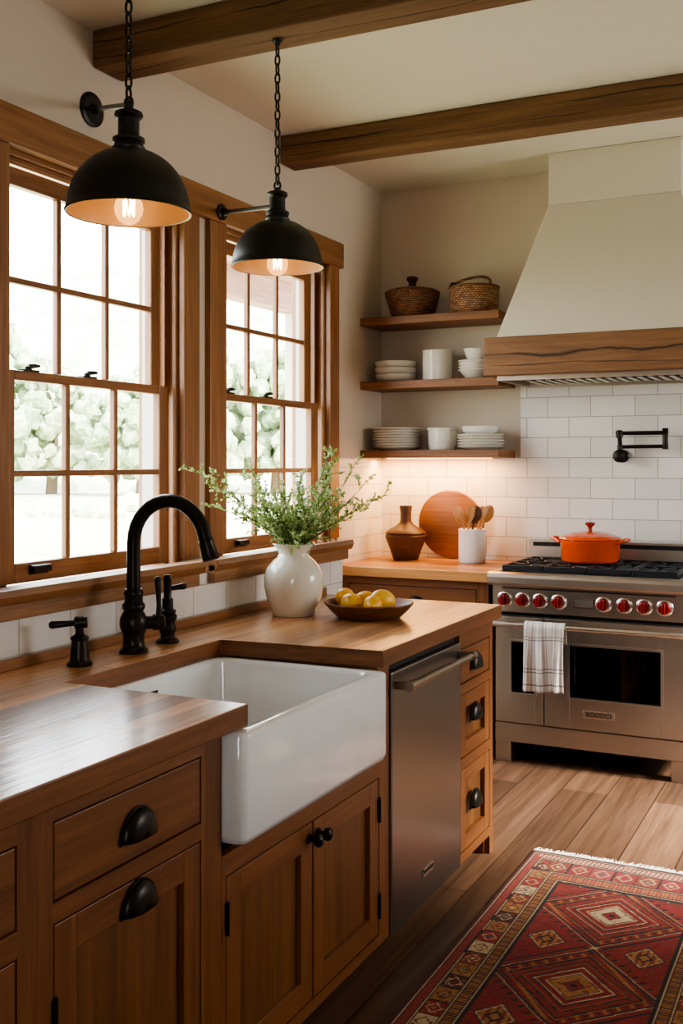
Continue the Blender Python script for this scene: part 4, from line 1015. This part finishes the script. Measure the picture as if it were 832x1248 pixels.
for i in range(230):
    x = RXc - RW + 2 * RW * (i + random.random() * .6) / 230; L = random.uniform(.03, .055); dx = random.uniform(-.012, .012)
    b.tube([(x, RY1 - .004, .011), (x + dx * .3, RY1 + L * .4, .008), (x + dx, RY1 + L, .003)], [.0022, .002, .0014], 5)
b.build('fringe', fm, t, weld=False)

# ------------------------------------------------------------------ outside the windows
def outmat(name, a, c, sc):  # outdoor colours are paled to stand in for haze and overexposure
    t = NT(name); v = t.coords(rnd=False); f = t.noise(v, sc, 6, .65); t.l(t.ramp(f, [(.36, lin(a)), (.64, lin(c))]), t.b.inputs['Base Color']); t.set(Roughness=.9); return t.m
b = MB(); n = 40
b.add([(-3.0, -60, -.35), (-3.0, 140, -.35), (-160, 140, -.35), (-160, -60, -.35)], [(0, 1, 2, 3)])
struct(b.build('lawn', outmat('sunlit_grass', '#a5a684', '#c9c8ac', .25)))
# wooded hillside behind the trees
vs, fs = [], []; A, B = 50, 26
for i in range(A + 1):
    ang = math.radians(100 + 75 * i / A)
    for j in range(B + 1):
        r = 70 + 90 * j / B; h = -.5 + 30 * (j / B) ** .8 + 2.2 * noise.noise(Vector((i * .7, j * .8, 0))) * (1 if j else 0) + 1.2 * noise.noise(Vector((i * 2.1, j * 2.3, 4)))
        vs.append((r * math.cos(ang), r * math.sin(ang), h))
for i in range(A):
    for j in range(B): fs.append((i*(B+1)+j, (i+1)*(B+1)+j, (i+1)*(B+1)+j+1, i*(B+1)+j+1))
b = MB(); b.add(vs, fs, 0, True); struct(b.build('hillside', outmat('haze_paled_woods', '#93a184', '#c9cfbb', .35)))
TM = [outmat('haze_paled_foliage', '#6f8560', '#b3bf9c', 2.6), outmat('haze_paled_light_foliage', '#8b9c76', '#c6cdb0', 2.6)]; BK = plain('bark', '#6b5a48', .9)
rt = random.Random(5)
for k in range(13):
    ang = math.radians(113 + 3.6 * k + rt.uniform(-.8, .8)); r = rt.uniform(54, 66); H = rt.uniform(6., 10.); x, y = r * math.cos(ang), r * math.sin(ang)
    t = thing('garden_tree', 'hazy green tree beyond the lawn, seen through the window panes', 'tree', (x, y, -.35), 'trees beyond the lawn')
    MB().tube([(x, y, -.35), (x + .2, y, H * .35), (x, y + .2, H * .6)], [.35, .26, .1], 8).build('trunk', BK, t)
    c = MB()
    for q in range(150):
        a, s = rt.uniform(0, 2 * PI), rt.random() ** .5; zz = rt.uniform(.1, .95); wd = math.sin(PI * (zz * .75 + .18)) * H * .42
        cc = (x + wd * s * math.cos(a), y + wd * s * math.sin(a), H * zz); rr_ = rt.uniform(.035, .085) * H
        st = len(c.v); c.ball(cc, rr_, 10)
        for vi in range(st, len(c.v)):
            v = c.v[vi]; dn = (v - Vector(cc)); c.v[vi] = Vector(cc) + dn * (1 + .4 * noise.noise(v * 2.1) + .5 * noise.noise(v * 5.3))
    c.build('crown', TM[k % 2], t, weld=False)
for k, (x, y) in enumerate(((-24, 29), (-26, 33), (-30, 27), (-19.5, 37))):
    t = MB(); 
    for q in range(9):
        cc = Vector((x + rt.uniform(-1.6, 1.6), y + rt.uniform(-1.6, 1.6), -.35 + rt.uniform(.05, .3))); st = len(t.v); t.ball(cc, (rt.uniform(.4, .8), rt.uniform(.4, .8), .35), 10)
        for vi in range(st, len(t.v)): v = t.v[vi]; t.v[vi] = cc + (v - cc) * (1 + .4 * noise.noise(v * 2))
    tag(t.build('meadow_shrub', TM[1], loc=(x, y, -.35), weld=False), 'low pale shrub tuft out on the sunlit lawn', 'shrub', 'tufts on the lawn')
# porch edge outside the farther window
PW = wood('porch_wood', '#6a4a36', '#94725a', 'Y', rough=.7); t = thing('porch_roof', 'brown timber porch edge outside the farther window', 'porch', (-4.1, 6.4, -.35))
MB().box((-4.2, 6.3, 2.66), (-4.05, 7.6, 2.86)).build('porch_beam', PW, t); MB().box((-4.4, 6.25, 2.86), (-2.75, 7.65, 2.92)).build('porch_deck', PW, t)
MB().box((-4.17, 7.44, -.35), (-4.08, 7.53, 2.66)).build('porch_post', plain('grey_post', '#b8b4ae', .7), t)

# ------------------------------------------------------------------ light
w = bpy.data.worlds.new('World'); SC.world = w; w.use_nodes = True; nt = w.node_tree
bg = nt.nodes['Background']; tcw = nt.nodes.new('ShaderNodeTexCoord'); spx = nt.nodes.new('ShaderNodeSeparateXYZ'); rp = nt.nodes.new('ShaderNodeValToRGB')
nt.links.new(tcw.outputs['Generated'], spx.inputs[0]); nt.links.new(spx.outputs['Z'], rp.inputs[0]); nt.links.new(rp.outputs[0], bg.inputs['Color'])
rp.color_ramp.elements[0].position = 0; rp.color_ramp.elements[0].color = (.97, .985, 1, 1); rp.color_ramp.elements[1].position = .7; rp.color_ramp.elements[1].color = (.84, .92, 1, 1)
bg.inputs['Strength'].default_value = 13.0
sd = bpy.data.lights.new('sun', 'SUN'); sd.energy = 16.; sd.angle = .02; sd.color = (1, .95, .86); so = bpy.data.objects.new('sun', sd); COL.objects.link(so); so.rotation_euler = (math.radians(38), 0, math.radians(65))
def area(name, loc, rot, sx, sy, e, col, portal=False, spread=None):
    d = bpy.data.lights.new(name, 'AREA'); d.shape = 'RECTANGLE'; d.size = sx; d.size_y = sy; d.energy = e; d.color = col
    if portal: d.cycles.is_portal = True
    if spread: d.spread = spread
    o = bpy.data.objects.new(name, d); COL.objects.link(o); o.location = loc; o.rotation_euler = rot; return o
for y0, y1 in WIN: area('window_portal', (WX - .22, (y0 + y1) / 2, (ZB + ZT) / 2), (0, -PI / 2, 0), ZT - ZB, y1 - y0, 1, (1, 1, 1), True)
area('right_portal', (RX + .22, 4.45, 1.875), (0, PI / 2, 0), 1.05, 1.5, 1, (1, 1, 1), True)
area('front_portal', (.75, FY - .22, 1.75), (PI / 2, 0, 0), .9, 1.1, 1, (1, 1, 1), True)
area('shelf_lamp', (-2.13, 5.47, 1.472), (0, 0, 0), .66, .04, 9, (1, .50, .17))

d_ = Vector((-.6, 4.5, 0)) - Vector((2.3, 4.9, 2.3))
area('floor_patch_fill', (2.3, 4.9, 2.3), d_.to_track_quat('-Z', 'Y').to_euler(), .7, .7, 40, (1, .97, .92), spread=math.radians(34))  # added unseen lamp aimed to brighten the floor and rug by the range

# ------------------------------------------------------------------ camera
cd = bpy.data.cameras.new('camera'); cam = bpy.data.objects.new('camera', cd); COL.objects.link(cam); SC.camera = cam
F = 1288.0; cd.sensor_fit = 'VERTICAL'; cd.sensor_height = 36; cd.lens = F / 1248 * 36; cd.clip_start = .05; cd.clip_end = 600
cd.shift_y = -(624 - 565) / 1248
cam.location = (0, 0, 1.45); cam.rotation_euler = (PI / 2, 0, math.atan(634 / 1288))
SC.view_settings.view_transform = 'AgX'; SC.view_settings.look = 'AgX - Medium High Contrast'; SC.view_settings.exposure = 0.28
SC.cycles.max_bounces = 8; SC.cycles.diffuse_bounces = 5; SC.cycles.sample_clamp_indirect = 8; SC.cycles.caustics_reflective = False; SC.cycles.caustics_refractive = False
